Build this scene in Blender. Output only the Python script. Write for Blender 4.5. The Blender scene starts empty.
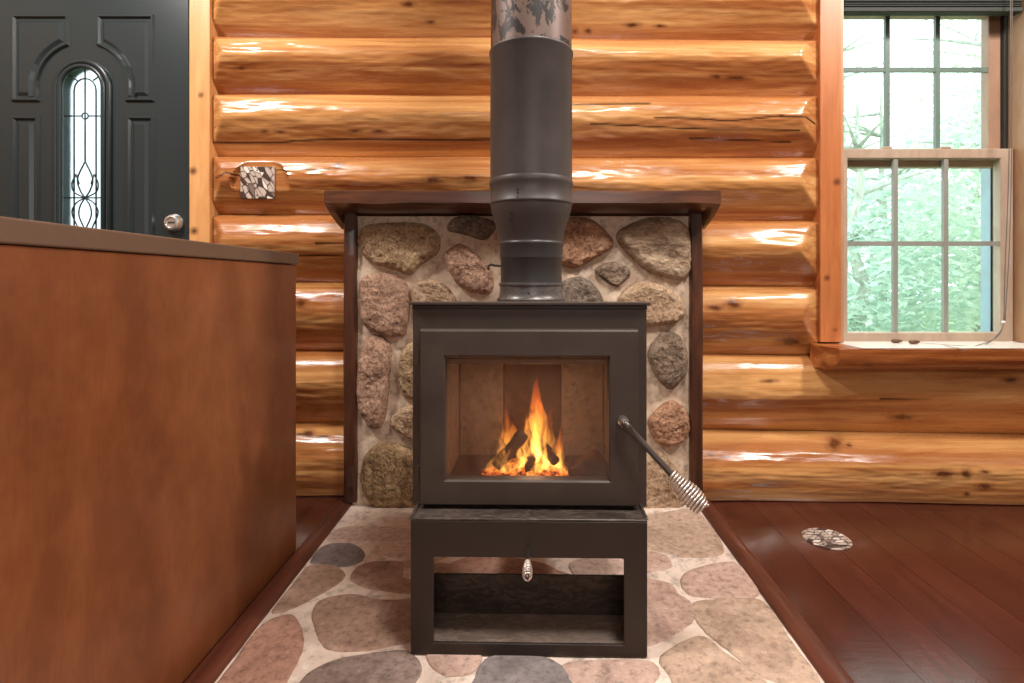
import bpy, math, random
from mathutils import Vector, Matrix, noise
random.seed(7)
S = bpy.context.scene
COL = S.collection
F, CX, CY, H = 545.0, 530.0, 275.0, 0.8
PI = math.pi

# ------------------------------------------------------------------ helpers
def P(px, py, Y): return Vector(((px-CX)*Y/F, Y, H-(py-CY)*Y/F))
def PF(px, py, z=0.0):
    Y = F*(H-z)/(py-CY); return Vector(((px-CX)*Y/F, Y, z))
def PX(v): return (CX+v[0]*F/v[1], CY-(v[2]-H)*F/v[1])
def sl(c):
    c = c/255.0
    return c/12.92 if c <= .04045 else ((c+.055)/1.055)**2.4
def rgb(r, g, b): return (sl(r), sl(g), sl(b), 1.0)
def lerp(a, b, t): return a+(b-a)*t
def sstep(a, b, x):
    t = max(0., min(1., (x-a)/(b-a))); return t*t*(3-2*t)
def nz(x, y, z): return noise.noise(Vector((x, y, z)))
def interp(tab, t):
    for (a, va), (b, vb) in zip(tab, tab[1:]):
        if t <= b: return lerp(va, vb, (t-a)/(b-a) if b > a else 0)
    return tab[-1][1]

class MB:
    def __init__(s): s.v = []; s.f = []
    def add(s, vs, fs):
        n = len(s.v); s.v += [Vector(v) for v in vs]; s.f += [tuple(i+n for i in f) for f in fs]; return s
    def box(s, x0, x1, y0, y1, z0, z1):
        return s.add([(x0,y0,z0),(x1,y0,z0),(x1,y1,z0),(x0,y1,z0),(x0,y0,z1),(x1,y0,z1),(x1,y1,z1),(x0,y1,z1)],
                     [(0,3,2,1),(4,5,6,7),(0,1,5,4),(1,2,6,5),(2,3,7,6),(3,0,4,7)])
    def cbox(s, x0, x1, y0, y1, z0, z1, b):
        """box with chamfered edges"""
        vs = []; 
        def pt(ix, iy, iz, k):
            o = [b, b, b]; o[k] = 0
            return (x0+o[0] if ix == 0 else x1-o[0], y0+o[1] if iy == 0 else y1-o[1], z0+o[2] if iz == 0 else z1-o[2])
        idx = {}
        for ix in (0,1):
            for iy in (0,1):
                for iz in (0,1):
                    for k in range(3): idx[ix,iy,iz,k] = len(vs); vs.append(pt(ix,iy,iz,k))
        fs = []
        for k in range(3):
            a, c = [(1,2),(2,0),(0,1)][k]
            for e in (0,1):
                q = []
                for (u, w) in ((0,0),(1,0),(1,1),(0,1)):
                    i = [0,0,0]; i[k] = e; i[a] = u; i[c] = w; q.append(idx[i[0],i[1],i[2],k])
                fs.append(tuple(q if e else q[::-1]))
            for u in (0,1):
                for w in (0,1):
                    q = []
                    for (e, kk) in ((0,a),(0,c),(1,c),(1,a)):
                        i = [0,0,0]; i[k] = e; i[a] = u; i[c] = w; q.append(idx[i[0],i[1],i[2],kk])
                    fs.append(tuple(q if (u+w) % 2 == 1 else q[::-1]))
        for ix in (0,1):
            for iy in (0,1):
                for iz in (0,1):
                    q = [idx[ix,iy,iz,0], idx[ix,iy,iz,1], idx[ix,iy,iz,2]]
                    fs.append(tuple(q if (ix+iy+iz) % 2 else q[::-1]))
        return s.add(vs, fs)
    def rings(s, rings, closed=True, cap0=True, cap1=True):
        n = len(rings[0]); vs = [p for r in rings for p in r]; fs = []
        for i in range(len(rings)-1):
            for j in range(n if closed else n-1):
                k = (j+1) % n
                fs.append((i*n+j, i*n+k, (i+1)*n+k, (i+1)*n+j))
        if cap0: fs.append(tuple(range(n))[::-1])
        if cap1: fs.append(tuple((len(rings)-1)*n+j for j in range(n)))
        return s.add(vs, fs)
    def tube(s, pts, r, n=10, closed=False):
        pts = [Vector(p) for p in pts]; rr = r if isinstance(r, (list, tuple)) else [r]*len(pts)
        R = []; up = None; m = len(pts)
        for i, p in enumerate(pts):
            if closed: t = pts[(i+1) % m]-pts[i-1]
            else: t = pts[min(i+1, m-1)]-pts[max(i-1, 0)]
            t.normalize()
            if up is None:
                up = Vector((0,0,1)) if abs(t.z) < .9 else Vector((0,1,0))
            up = (up-t*up.dot(t)).normalized(); sd = t.cross(up)
            R.append([p+(up*math.cos(a)+sd*math.sin(a))*rr[i] for a in [2*PI*k/n for k in range(n)]])
        if closed: R.append(R[0]); return s.rings(R, cap0=False, cap1=False)
        return s.rings(R)
    def lathe(s, prof, c, n=48, axis='z', cap=True):
        R = []
        for r, h in prof:
            ring = []
            for k in range(n):
                a = 2*PI*k/n
                if axis == 'z': ring.append(Vector((c[0]+r*math.cos(a), c[1]+r*math.sin(a), c[2]+h)))
                else: ring.append(Vector((c[0]+r*math.cos(a), c[1]-h, c[2]+r*math.sin(a))))
            R.append(ring)
        return s.rings(R, cap0=cap, cap1=cap)
    def prism(s, pts, y0, y1, inset=0.0):
        """outline in xz, front at y0 (towards camera), back y1; inset shrinks the front"""
        pts = [Vector((p[0], 0, p[1])) for p in pts]
        c = sum(pts, Vector())/len(pts); n = len(pts)
        fr = []
        for i in range(n):
            d0 = (pts[i]-pts[i-1]).normalized(); d1 = (pts[(i+1) % n]-pts[i]).normalized()
            n0 = Vector((-d0.z,0,d0.x)); n1 = Vector((-d1.z,0,d1.x))
            b = n0+n1; b = b/max(.3, b.dot(b)/2) if b.length > 1e-6 else n0
            q = pts[i]+b*inset
            fr.append(Vector((q.x, y0, q.z)))
        bk = [Vector((p.x, y1, p.z)) for p in pts]
        return s.rings([bk, fr])
    def frame(s, x0, x1, z0, z1, a0, a1, b0, b1, y0, y1, bev=0.0):
        """rectangular ring: outer x0..x1,z0..z1; hole a0..a1,b0..b1; front y0 back y1"""
        def loop(e, y, hole): 
            if hole: return [(a0-e,y,b0-e),(a1+e,y,b0-e),(a1+e,y,b1+e),(a0-e,y,b1+e)]
            return [(x0+e,y,z0+e),(x1-e,y,z0+e),(x1-e,y,z1-e),(x0+e,y,z1-e)]
        R = [loop(0,y1,False), loop(0,y0+bev,False)]
        if bev: R.append(loop(bev,y0,False))
        if bev: R.append(loop(bev,y0,True))
        R += [loop(0,y0+bev,True), loop(0,y1,True)]
        R.append(R[0])
        return s.rings([[Vector(p) for p in r] for r in R], cap0=False, cap1=False)
    def build(s, name, mat, parent=None, smooth=False, angle=None, attr=None, bevel=0, origin=None):
        me = bpy.data.meshes.new(name)
        o = bpy.data.objects.new(name, me); COL.objects.link(o)
        if parent is None:
            if origin is None:
                xs = [v.x for v in s.v]; ys = [v.y for v in s.v]; zs = [v.z for v in s.v]
                origin = Vector(((min(xs)+max(xs))/2, (min(ys)+max(ys))/2, min(zs)))
            o.location = origin
        else:
            o.parent = parent; origin = Vector(parent.get('_org', (0,0,0)))
        o['_org'] = tuple(origin)
        me.from_pydata([tuple(v-origin) for v in s.v], [], s.f)
        if attr:
            for an, vals in attr.items():
                a = me.attributes.new(an, 'FLOAT', 'POINT'); a.data.foreach_set('value', vals)
        me.update()
        import bmesh
        bm = bmesh.new(); bm.from_mesh(me); bmesh.ops.recalc_face_normals(bm, faces=bm.faces); bm.to_mesh(me); bm.free()
        if mat: me.materials.append(mat)
        if bevel:
            m = o.modifiers.new('bevel', 'BEVEL'); m.width = bevel; m.segments = 2; m.limit_method = 'ANGLE'; m.angle_limit = math.radians(40)
        if smooth:
            me.polygons.foreach_set('use_smooth', [True]*len(me.polygons))
            if angle:
                me.set_sharp_from_angle(angle=math.radians(angle))
        return o
def root(name, loc, rz=0):
    o = bpy.data.objects.new(name, None); COL.objects.link(o); o.location = loc; o.rotation_euler = (0,0,rz); o['_org'] = tuple(loc)
    o.empty_display_size = .05
    return o
def tag(o, label, cat, group=None, kind=None):
    if label: o['label'] = label
    if cat: o['category'] = cat
    if group: o['group'] = group
    if kind: o['kind'] = kind
    return o
def struct(o, label=None):
    o['kind'] = 'structure'
    if label: o['label'] = label
    return o
def smooth_loop(pts, per=6):
    out = []; n = len(pts)
    for i in range(n):
        p0, p1, p2, p3 = [Vector(pts[(i+k) % n]) for k in (-1,0,1,2)]
        for k in range(per):
            t = k/per
            out.append(.5*((2*p1)+(p2-p0)*t+(2*p0-5*p1+4*p2-p3)*t*t+(3*p1-p0-3*p2+p3)*t**3))
    return out
def smooth_path(pts, per=8):
    pts = [Vector(p) for p in pts]; q = [2*pts[0]-pts[1]]+pts+[2*pts[-1]-pts[-2]]; out = []
    for i in range(1, len(q)-2):
        p0, p1, p2, p3 = q[i-1:i+3]
        for k in range(per):
            t = k/per
            out.append(.5*((2*p1)+(p2-p0)*t+(2*p0-5*p1+4*p2-p3)*t*t+(3*p1-p0-3*p2+p3)*t**3))
    out.append(pts[-1]); return out

# ------------------------------------------------------------------ materials
class NT:
    def __init__(s, name):
        s.m = bpy.data.materials.new(name); s.m.use_nodes = True; s.t = s.m.node_tree; s.t.nodes.clear()
        s.out = s.n('ShaderNodeOutputMaterial')
    def n(s, ty, **kw):
        x = s.t.nodes.new(ty)
        for k, v in kw.items():
            if k in x.inputs: s.set(x.inputs[k], v)
            else: setattr(x, k, v)
        return x
    def set(s, sock, v):
        if isinstance(v, bpy.types.NodeSocket): s.t.links.new(v, sock)
        else: sock.default_value = v
    def coords(s, scale=(1,1,1), rand=0, rot=(0,0,0)):
        tc = s.n('ShaderNodeTexCoord'); o = tc.outputs['Object']
        if rand:
            oi = s.n('ShaderNodeObjectInfo'); mu = s.n('ShaderNodeMath', operation='MULTIPLY'); s.set(mu.inputs[0], oi.outputs['Random']); mu.inputs[1].default_value = rand
            ad = s.n('ShaderNodeVectorMath', operation='ADD'); s.set(ad.inputs[0], o); s.set(ad.inputs[1], mu.outputs[0]); o = ad.outputs[0]
        mp = s.n('ShaderNodeMapping'); s.set(mp.inputs['Vector'], o); mp.inputs['Scale'].default_value = scale; mp.inputs['Rotation'].default_value = rot
        return mp.outputs[0]
    def noise(s, vec, scale, detail=4, rough=.55, dist=0):
        x = s.n('ShaderNodeTexNoise'); s.set(x.inputs['Vector'], vec); x.inputs['Scale'].default_value = scale
        x.inputs['Detail'].default_value = detail; x.inputs['Roughness'].default_value = rough; x.inputs['Distortion'].default_value = dist
        return x.outputs['Fac']
    def ramp(s, fac, stops, interp='LINEAR'):
        x = s.n('ShaderNodeValToRGB'); s.set(x.inputs[0], fac); e = x.color_ramp; e.interpolation = interp
        while len(e.elements) < len(stops): e.elements.new(.5)
        for el, (p, c) in zip(e.elements, stops): el.position = p; el.color = c if len(c) == 4 else (*c, 1)
        return x.outputs['Color']
    def mix(s, fac, a, b, blend='MIX'):
        x = s.n('ShaderNodeMix', data_type='RGBA', blend_type=blend); s.set(x.inputs[0], fac); s.set(x.inputs[6], a); s.set(x.inputs[7], b); return x.outputs[2]
    def math(s, op, a, b=0.5, c=None):
        x = s.n('ShaderNodeMath', operation=op); s.set(x.inputs[0], a); s.set(x.inputs[1], b)
        if c is not None: s.set(x.inputs[2], c)
        return x.outputs[0]
    def bump(s, h, strength=.3, dist=.005, normal=None):
        x = s.n('ShaderNodeBump'); s.set(x.inputs['Height'], h); x.inputs['Strength'].default_value = strength; x.inputs['Distance'].default_value = dist
        if normal is not None: s.set(x.inputs['Normal'], normal)
        return x.outputs[0]
    def attr(s, name): return s.n('ShaderNodeAttribute', attribute_name=name).outputs['Fac']
    def pbsdf(s, **kw):
        x = s.n('ShaderNodeBsdfPrincipled')
        for k, v in kw.items(): s.set(x.inputs[k], v)
        s.t.links.new(x.outputs[0], s.out.inputs[0]); return x
G = lambda v: (v, v, v, 1)

def m_plain(name, c, rough=.5, metal=0., spec=.5, var=.12, scale=30, bump=0., coat=0.):
    t = NT(name); v = t.coords()
    nzz = t.noise(v, scale, 4)
    col = t.mix(nzz, tuple(x*(1-var) for x in c[:3])+(1,), tuple(min(1, x*(1+var)) for x in c[:3])+(1,))
    kw = dict(Roughness=rough, Metallic=metal)
    kw['Base Color'] = col; kw['Specular IOR Level'] = spec
    if coat: kw['Coat Weight'] = coat; kw['Coat Roughness'] = .1
    if bump: kw['Normal'] = t.bump(nzz, bump, .002)
    t.pbsdf(**kw); return t.m

def m_log(name, light, mid, dark, rough=.22):
    t = NT(name)
    v = t.coords((.6, 7, 15), rand=40)
    a = t.noise(v, 2.1, 7, .62, .7)
    col = t.ramp(a, [(.28, dark), (.46, mid), (.6, light), (.8, tuple(min(1, x*1.08) for x in light[:3])+(1,))])
    fine = t.noise(t.coords((2.2, 60, 110), rand=20), 2.0, 4, .6, .4)
    col = t.mix(t.ramp(fine, [(.35, G(0)), (.62, G(.35))]), col, mid)
    big = t.noise(t.coords((.3, 3, 9), rand=13), 1.6, 5, .6, .5)
    col = t.mix(t.ramp(big, [(.44, G(0)), (.56, G(.7))]), col, tuple(x*k_ for x, k_ in zip(dark, (1.05, .85, .7, 1))))
    col = t.mix(t.ramp(t.attr('knot'), [(.0, G(0)), (.45, G(.45)), (.75, G(.95))]), col, rgb(96, 50, 26))
    col = t.mix(t.attr('crack'), col, rgb(44, 20, 9))
    w = t.noise(t.coords((3, 11, 20), rand=9), 3.0, 3, .5, .3)
    nrm = t.bump(w, .3, .006)
    nrm = t.bump(fine, .06, .0015, nrm)
    kw = {'Base Color': col, 'Roughness': t.ramp(w, [(.3, G(rough*.8)), (.7, G(rough*1.6))]), 'Normal': nrm, 'Coat Weight': .35, 'Coat Roughness': .12, 'Specular IOR Level': .4}
    t.pbsdf(**kw); return t.m

def m_wood(name, light, dark, axis=(1, 14, 14), rough=.4, coat=0., k=2.5, bump=.12, kn=True):
    t = NT(name)
    a = t.noise(t.coords(axis, rand=17), k, 6, .6, .8)
    col = t.ramp(a, [(.3, dark), (.65, light)])
    if kn: col = t.mix(t.ramp(t.attr('knot'), [(.0, G(0)), (.5, G(.6)), (.8, G(.95))]), col, rgb(84, 40, 18))
    kw = {'Base Color': col, 'Roughness': rough, 'Normal': t.bump(a, bump, .003), 'Coat Weight': coat, 'Coat Roughness': .15}
    t.pbsdf(**kw); return t.m

def m_stone(name, c0, c1, c2, scale=30, bump=1.0, rough=.85, dist=.008, warp=(1, 1, 1), dk=.6):
    t = NT(name); v = t.coords(warp, rand=50)
    a = t.noise(v, scale*.35, 5, .65, .6); b = t.noise(v, scale*2.4, 8, .72)
    s = t.n('ShaderNodeTexVoronoi'); t.set(s.inputs['Vector'], v); s.inputs['Scale'].default_value = scale*3.2
    col = t.ramp(a, [(.32, c0), (.52, c1), (.7, c2)])
    col = t.mix(t.ramp(b, [(.36, G(dk)), (.5, G(0))]), col, tuple(x*.3 for x in c0[:3])+(1,))
    col = t.mix(t.ramp(b, [(.56, G(0)), (.7, G(.55))]), col, tuple(min(1, x*1.35) for x in c2[:3])+(1,))
    h = t.math('ADD', t.math('MULTIPLY', b, 1.0), t.math('MULTIPLY', a, .8))
    t.pbsdf(**{'Base Color': col, 'Roughness': rough, 'Normal': t.bump(h, bump, dist), 'Specular IOR Level': .25}); return t.m

def m_glass(name, gloss=.08, tint=(1, 1, 1, 1), dirt=0., dcol=(.1, .06, .04, 1)):
    t = NT(name)
    tr = t.n('ShaderNodeBsdfTransparent'); tr.inputs[0].default_value = tint
    gl = t.n('ShaderNodeBsdfGlossy'); gl.inputs['Roughness'].default_value = .03
    mx = t.n('ShaderNodeMixShader'); mx.inputs[0].default_value = gloss
    t.set(mx.inputs[1], tr.outputs[0]); t.set(mx.inputs[2], gl.outputs[0]); out = mx.outputs[0]
    if dirt:
        d = t.n('ShaderNodeBsdfDiffuse'); d.inputs[0].default_value = dcol
        a = t.noise(t.coords((1, 1, .6)), 9, 5, .6, 1.2)
        m2 = t.n('ShaderNodeMixShader'); t.set(m2.inputs[0], t.ramp(a, [(.35, G(dirt*.2)), (.75, G(dirt))]))
        t.set(m2.inputs[1], out); t.set(m2.inputs[2], d.outputs[0]); out = m2.outputs[0]
    t.t.links.new(out, t.out.inputs[0]); return t.m

M_log = m_log('log_varnish', rgb(224, 172, 112), rgb(202, 144, 86), rgb(148, 88, 48))
M_casing = m_wood('pine_casing', rgb(230, 172, 112), rgb(210, 146, 86), (12, 12, 1.2), .4, .2)
M_casing_r = m_wood('pine_casing_red', rgb(196, 122, 70), rgb(172, 98, 54), (12, 12, 1.2), .4, .2)
M_sill = m_log('sill_wood', rgb(206, 136, 76), rgb(178, 104, 52), rgb(118, 60, 26), .3)
M_mantel = m_wood('mantel_stain', rgb(104, 62, 41), rgb(50, 27, 17), (1.2, 12, 12), .35, .3)
M_post = m_wood('post_stain', rgb(92, 52, 33), rgb(46, 25, 15), (14, 14, 1.3), .4, .3)
M_door = m_plain('door_paint', rgb(42, 51, 53), .3, var=.06, scale=6)
M_chrome = m_plain('polished_nickel', rgb(225, 224, 220), .3, .85, var=.03)
M_lead = m_plain('lead_caming', rgb(92, 96, 98), .4, .6, var=.1)
M_dark_lead = m_plain('dark_caming', rgb(58, 64, 66), .4, .3, var=.1)
M_mortar = m_stone('mortar', rgb(198, 172, 148), rgb(212, 188, 164), rgb(222, 200, 178), 16, .35, .9, .004)
M_bed = m_stone('hearth_mortar', rgb(216, 194, 176), rgb(232, 212, 196), rgb(238, 220, 206), 11, .3, .8, .003)

def m_steel(name, c, rough=.5, worn=None):
    t = NT(name); v = t.coords()
    a = t.noise(v, 9, 5, .6); b = t.noise(v, 160, 3, .6)
    col = t.mix(t.ramp(a, [(.3, G(0)), (.7, G(1))]), tuple(x*.85 for x in c[:3])+(1,), tuple(x*1.18 for x in c[:3])+(1,))
    if worn:
        w = t.noise(t.coords((3, 8, 8)), 8, 6, .7, 1.5)
        col = t.mix(t.ramp(w, [(.45, G(0)), (.62, G(.9))]), col, worn)
    t.pbsdf(**{'Base Color': col, 'Roughness': t.ramp(a, [(.3, G(rough*.85)), (.7, G(rough*1.15))]), 'Metallic': .25, 'Normal': t.bump(b, .08, .001), 'Specular IOR Level': .5}); return t.m
M_steel = m_steel('stove_black', rgb(72, 61, 54), .5)
M_steel_ped = m_steel('pedestal_black', rgb(49, 39, 33), .48)
M_worn = m_steel('worn_ledge', rgb(64, 55, 50), .36, rgb(104, 92, 84))
M_tray = m_steel('tray_steel', rgb(50, 40, 33), .4, rgb(84, 68, 58))
M_plate = m_steel('base_plate_steel', rgb(150, 132, 120), .35, rgb(190, 168, 154))
M_pipe = m_steel('pipe_black', rgb(74, 68, 66), .46)
M_pipe_low = m_steel('pipe_lower_black', rgb(68, 66, 66), .42)
M_collar = m_steel('collar_worn', rgb(88, 83, 81), .33, rgb(112, 106, 103))
def m_peel():
    t = NT('pipe_peeling'); v = t.coords((1, 1, .7))
    a = t.noise(v, 24, 8, .68, .6)
    z = t.n('ShaderNodeSeparateXYZ'); t.set(z.inputs[0], t.coords())
    base = t.mix(t.noise(v, 5, 3), rgb(122, 98, 86), rgb(96, 82, 76))
    m = t.ramp(t.math('ADD', a, t.math('MULTIPLY', t.noise(v, 7, 2), .35)), [(.69, G(0)), (.715, G(1))])
    col = t.mix(m, base, rgb(44, 38, 36))
    t.pbsdf(**{'Base Color': col, 'Roughness': .45, 'Metallic': .3, 'Normal': t.bump(m, .15, .002)}); return t.m
M_peel = m_peel()
M_coil = m_plain('spring_nickel', rgb(226, 214, 204), .32, .8, var=.04)
M_rod = m_plain('rod_steel', rgb(86, 78, 74), .32, .7, var=.1)
M_boss = m_plain('boss_steel', rgb(140, 128, 120), .35, .8, var=.1)
M_brick = m_stone('firebrick', rgb(128, 112, 100), rgb(146, 128, 114), rgb(160, 142, 128), 14, .3, .9, .003)
M_brick_soot = m_stone('firebrick_soot', rgb(60, 44, 38), rgb(86, 62, 50), rgb(104, 76, 62), 12, .3, .9, .003)
M_char = m_stone('charred_bark', rgb(30, 20, 16), rgb(52, 34, 26), rgb(84, 56, 42), 40, 1.0, .9, .006)
M_splitlog = m_stone('split_firewood', rgb(70, 44, 26), rgb(112, 70, 40), rgb(140, 92, 54), 20, .8, .9, .005)
M_glass = m_glass('window_glass', .07, (.93, 1, .98, 1))
M_stoveglass = m_glass('stove_glass', .035, (.97, .94, .9, 1), .34, rgb(150, 112, 90))
def m_doorglass():
    t = NT('frosted_door_glass')
    a = t.noise(t.coords(), 60, 4, .6)
    t.pbsdf(**{'Base Color': rgb(176, 188, 194), 'Roughness': .38, 'Transmission Weight': 1.0, 'IOR': 1.15, 'Normal': t.bump(a, .5, .004)}); return t.m
M_doorglass = m_doorglass()
def m_counter():
    t = NT('stained_cabinet_panel')
    a = t.noise(t.coords((1, 2.2, 1.0)), 2.2, 5, .55, .5); b = t.noise(t.coords((1, 60, 7)), 3, 4, .6); c = t.noise(t.coords((1, 1.5, 1.4)), 14, 4, .6)
    col = t.ramp(a, [(.28, rgb(110, 61, 34)), (.5, rgb(130, 74, 42)), (.72, rgb(152, 92, 55))])
    col = t.mix(t.ramp(b, [(.4, G(0)), (.7, G(.3))]), col, rgb(104, 52, 28))
    col = t.mix(t.ramp(c, [(.45, G(0)), (.8, G(.3))]), col, rgb(170, 106, 66))
    t.pbsdf(**{'Base Color': col, 'Roughness': .36, 'Coat Weight': .15, 'Coat Roughness': .3, 'Normal': t.bump(b, .03, .001)}); return t.m
M_counter = m_counter()
M_ctop = m_plain('countertop_laminate', rgb(112, 88, 72), .35, var=.08, scale=40)
def m_floor():
    t = NT('floor_boards')
    g = t.n('ShaderNodeNewGeometry'); r = g.outputs['Random Per Island']
    tc = t.coords((9, 1.0, 1)); ad = t.n('ShaderNodeVectorMath', operation='ADD'); t.set(ad.inputs[0], tc)
    mu = t.math('MULTIPLY', r, 31.0); t.set(ad.inputs[1], mu)
    a = t.noise(ad.outputs[0], 3.5, 5, .6, .8)
    col = t.ramp(a, [(.3, rgb(70, 33, 24)), (.7, rgb(94, 47, 35))])
    col = t.mix(t.math('MULTIPLY', r, .45), col, rgb(60, 28, 20))
    w = t.noise(t.coords((7, 20, 1)), 3, 3, .5, .5)
    t.pbsdf(**{'Base Color': col, 'Roughness': .24, 'Normal': t.bump(w, .12, .003), 'Coat Weight': .3, 'Coat Roughness': .15}); return t.m
M_floor = m_floor()
M_trimdark = m_wood('hearth_border_stain', rgb(104, 56, 40), rgb(72, 34, 23), (12, 1.2, 12), .42, .2)
M_gap = m_plain('dark_gap', rgb(40, 22, 14), .8)
M_subfloor = m_plain('subfloor', rgb(50, 24, 14), .8)
M_roomwall = m_wood('room_log_siding', rgb(178, 140, 104), rgb(146, 106, 74), (1, 6, 10), .45)
M_ceiling = m_wood('ceiling_boards', rgb(212, 190, 164), rgb(190, 164, 136), (1, 8, 8), .5)
M_sash = m_wood('sash_wood', rgb(184, 162, 142), rgb(166, 142, 122), (8, 8, 3), .4)
M_sash_up = m_wood('upper_sash_wood', rgb(164, 130, 106), rgb(146, 112, 90), (8, 8, 3), .4)
M_muntin = m_plain('muntin_grey', rgb(142, 142, 134), .4)
M_muntin_up = m_plain('muntin_green', rgb(104, 122, 112), .4)
M_outer = m_plain('outer_frame_white', rgb(150, 176, 192), .4)
M_sill_pale = m_plain('sill_top_pale', rgb(226, 220, 210), .25, var=.04)
M_liner = m_plain('jamb_liner', rgb(60, 62, 58), .5)
M_jamb = m_wood('jamb_wood', rgb(186, 146, 112), rgb(166, 126, 94), (8, 8, 2), .4)
M_slat = m_plain('blind_slat', rgb(50, 54, 48), .7)
M_cord = m_plain('cord', rgb(108, 100, 92), .7)
M_tassel = m_wood('tassel_wood', rgb(124, 84, 56), rgb(82, 52, 32), (9, 9, 9), .4)
M_bead = m_plain('bead', rgb(240, 240, 236), .2)

def m_mosaic(name, k=26, rot=0., st=(.0, .22, .4)):
    t = NT(name); v = t.coords((1, 1, 1.0), rot=(0, .6, rot))
    d = t.n('ShaderNodeTexNoise'); t.set(d.inputs['Vector'], v); d.inputs['Scale'].default_value = k*.5
    mxv = t.n('ShaderNodeMix', data_type='RGBA', blend_type='ADD'); mxv.inputs[0].default_value = .035
    t.set(mxv.inputs[6], v); t.set(mxv.inputs[7], d.outputs['Color'])
    mp = t.n('ShaderNodeMapping'); t.set(mp.inputs[0], mxv.outputs[2]); mp.inputs['Scale'].default_value = (1.0, .55, .45)
    s = t.n('ShaderNodeTexVoronoi', feature='F1'); t.set(s.inputs['Vector'], mp.outputs[0]); s.inputs['Scale'].default_value = k*4.6
    e = t.n('ShaderNodeTexVoronoi', feature='DISTANCE_TO_EDGE'); t.set(e.inputs['Vector'], mp.outputs[0]); e.inputs['Scale'].default_value = k*4.6
    sv = t.n('ShaderNodeSeparateColor'); t.set(sv.inputs[0], s.outputs['Color'])
    col = t.ramp(sv.outputs[0], [(st[0], rgb(74, 58, 52)), (st[1], rgb(130, 108, 98)), (st[2], rgb(196, 178, 164)), (.85, rgb(236, 224, 212))], 'CONSTANT')
    col = t.mix(t.ramp(e.outputs['Distance'], [(.03, G(1)), (.09, G(0))]), col, rgb(70, 52, 46))
    t.pbsdf(**{'Base Color': col, 'Roughness': .35}); return t.m
M_mosaic = m_mosaic('leaf_pattern_plate', 16)
M_register = m_mosaic('leaf_pattern_register', 14, 1.2, (.0, .12, .26))

def m_fire(name, z0, z1, strength, power=1.0):
    t = NT(name)
    z = t.n('ShaderNodeSeparateXYZ'); tc = t.n('ShaderNodeTexCoord'); t.set(z.inputs[0], tc.outputs['Generated'])
    col = t.ramp(z.outputs[2], [(0, (1, .46, .1, 1)), (.35, (1, .38, .06, 1)), (.65, (1, .2, .022, 1)), (1, (.9, .08, .012, 1))])
    nn = t.noise(t.coords((1, 1, .35)), 55, 3, .55, .8)
    st = t.math('MULTIPLY', t.ramp(z.outputs[2], [(0, G(.55)), (.2, G(1.0)), (.6, G(.7)), (1, G(.12))]), t.ramp(nn, [(.36, G(.05)), (.64, G(1.25))]))
    em = t.n('ShaderNodeEmission'); t.set(em.inputs[0], col); t.set(em.inputs[1], t.math('MULTIPLY', st, strength))
    t.t.links.new(em.outputs[0], t.out.inputs['Volume']); return t.m
M_flame = m_fire('flame', 0, 1, 135)
M_flame_soft = m_fire('flame_soft', 0, 1, 70)
M_core = m_fire('flame_core', 0, 1, 420)
def m_ember():
    t = NT('glowing_embers'); v = t.coords()
    a = t.noise(v, 70, 5, .65, .5)
    col = t.ramp(a, [(.38, rgb(30, 18, 14)), (.6, rgb(80, 40, 24))])
    em = t.ramp(a, [(.42, (0, 0, 0, 1)), (.5, (.8, .1, .01, 1)), (.6, (1, .36, .05, 1)), (.72, (1, .7, .25, 1))])
    t.pbsdf(**{'Base Color': col, 'Roughness': .9, 'Emission Color': em, 'Emission Strength': 1.5, 'Normal': t.bump(a, 1, .01)}); return t.m
M_ember = m_ember()

# ------------------------------------------------------------------ room shell
YW, YG = 1.952, 2.044           # front of the log bulge / groove plane
XL, XR, YB, ZC = -2.6, 2.9, -2.4, 2.75
mb = MB()
rx = random.Random(12); x = .63; xs = [.6325]
while xs[-1] < XR: xs.append(xs[-1]+rx.choice([.085, .105, .128, .142]))
ws = [-.665]
while ws[-1] > XL: ws.append(ws[-1]-rx.choice([.085, .105, .128, .142]))
def boards(x0, x1, ya, yb):
    y = ya-rx.random()*.8
    while y < yb:
        y2 = y+rx.uniform(.7, 1.5); a, b = max(y, ya)+.0004, min(y2, yb)-.0004
        if b-a > .02: mb.box(min(x0, x1)+.0006, max(x0, x1)-.0006, a, b, -.02, 0)
        y = y2
for a, b in zip(xs, xs[1:]): boards(a, b, YB, 2.08)
for a, b in zip(ws, ws[1:]): boards(a, b, YB, 2.08)
boards(-.665, -.35, YB, .55); boards(-.35, 0, YB, .55); boards(0, .35, YB, .55); boards(.35, .6325, YB, .55)
mb.box(XL, XR, YB, 2.2, -.06, -.021)
fl = struct(mb.build('floor', M_floor, origin=Vector((0,0,0))), 'dark red brown hardwood floor boards')
struct(MB().box(XL, XR, YB, 2.3, ZC, ZC+.05).build('ceiling', M_ceiling), 'pale board ceiling')
struct(MB().box(XL-.08, XL, YB, 2.3, -.06, ZC).build('wall_left', M_roomwall))
struct(MB().box(XR, XR+.08, YB, 2.3, -.06, ZC).build('wall_right', M_roomwall))
struct(MB().box(XL, XR, YB-.08, YB, -.06, ZC).build('wall_rear', M_roomwall))

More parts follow.
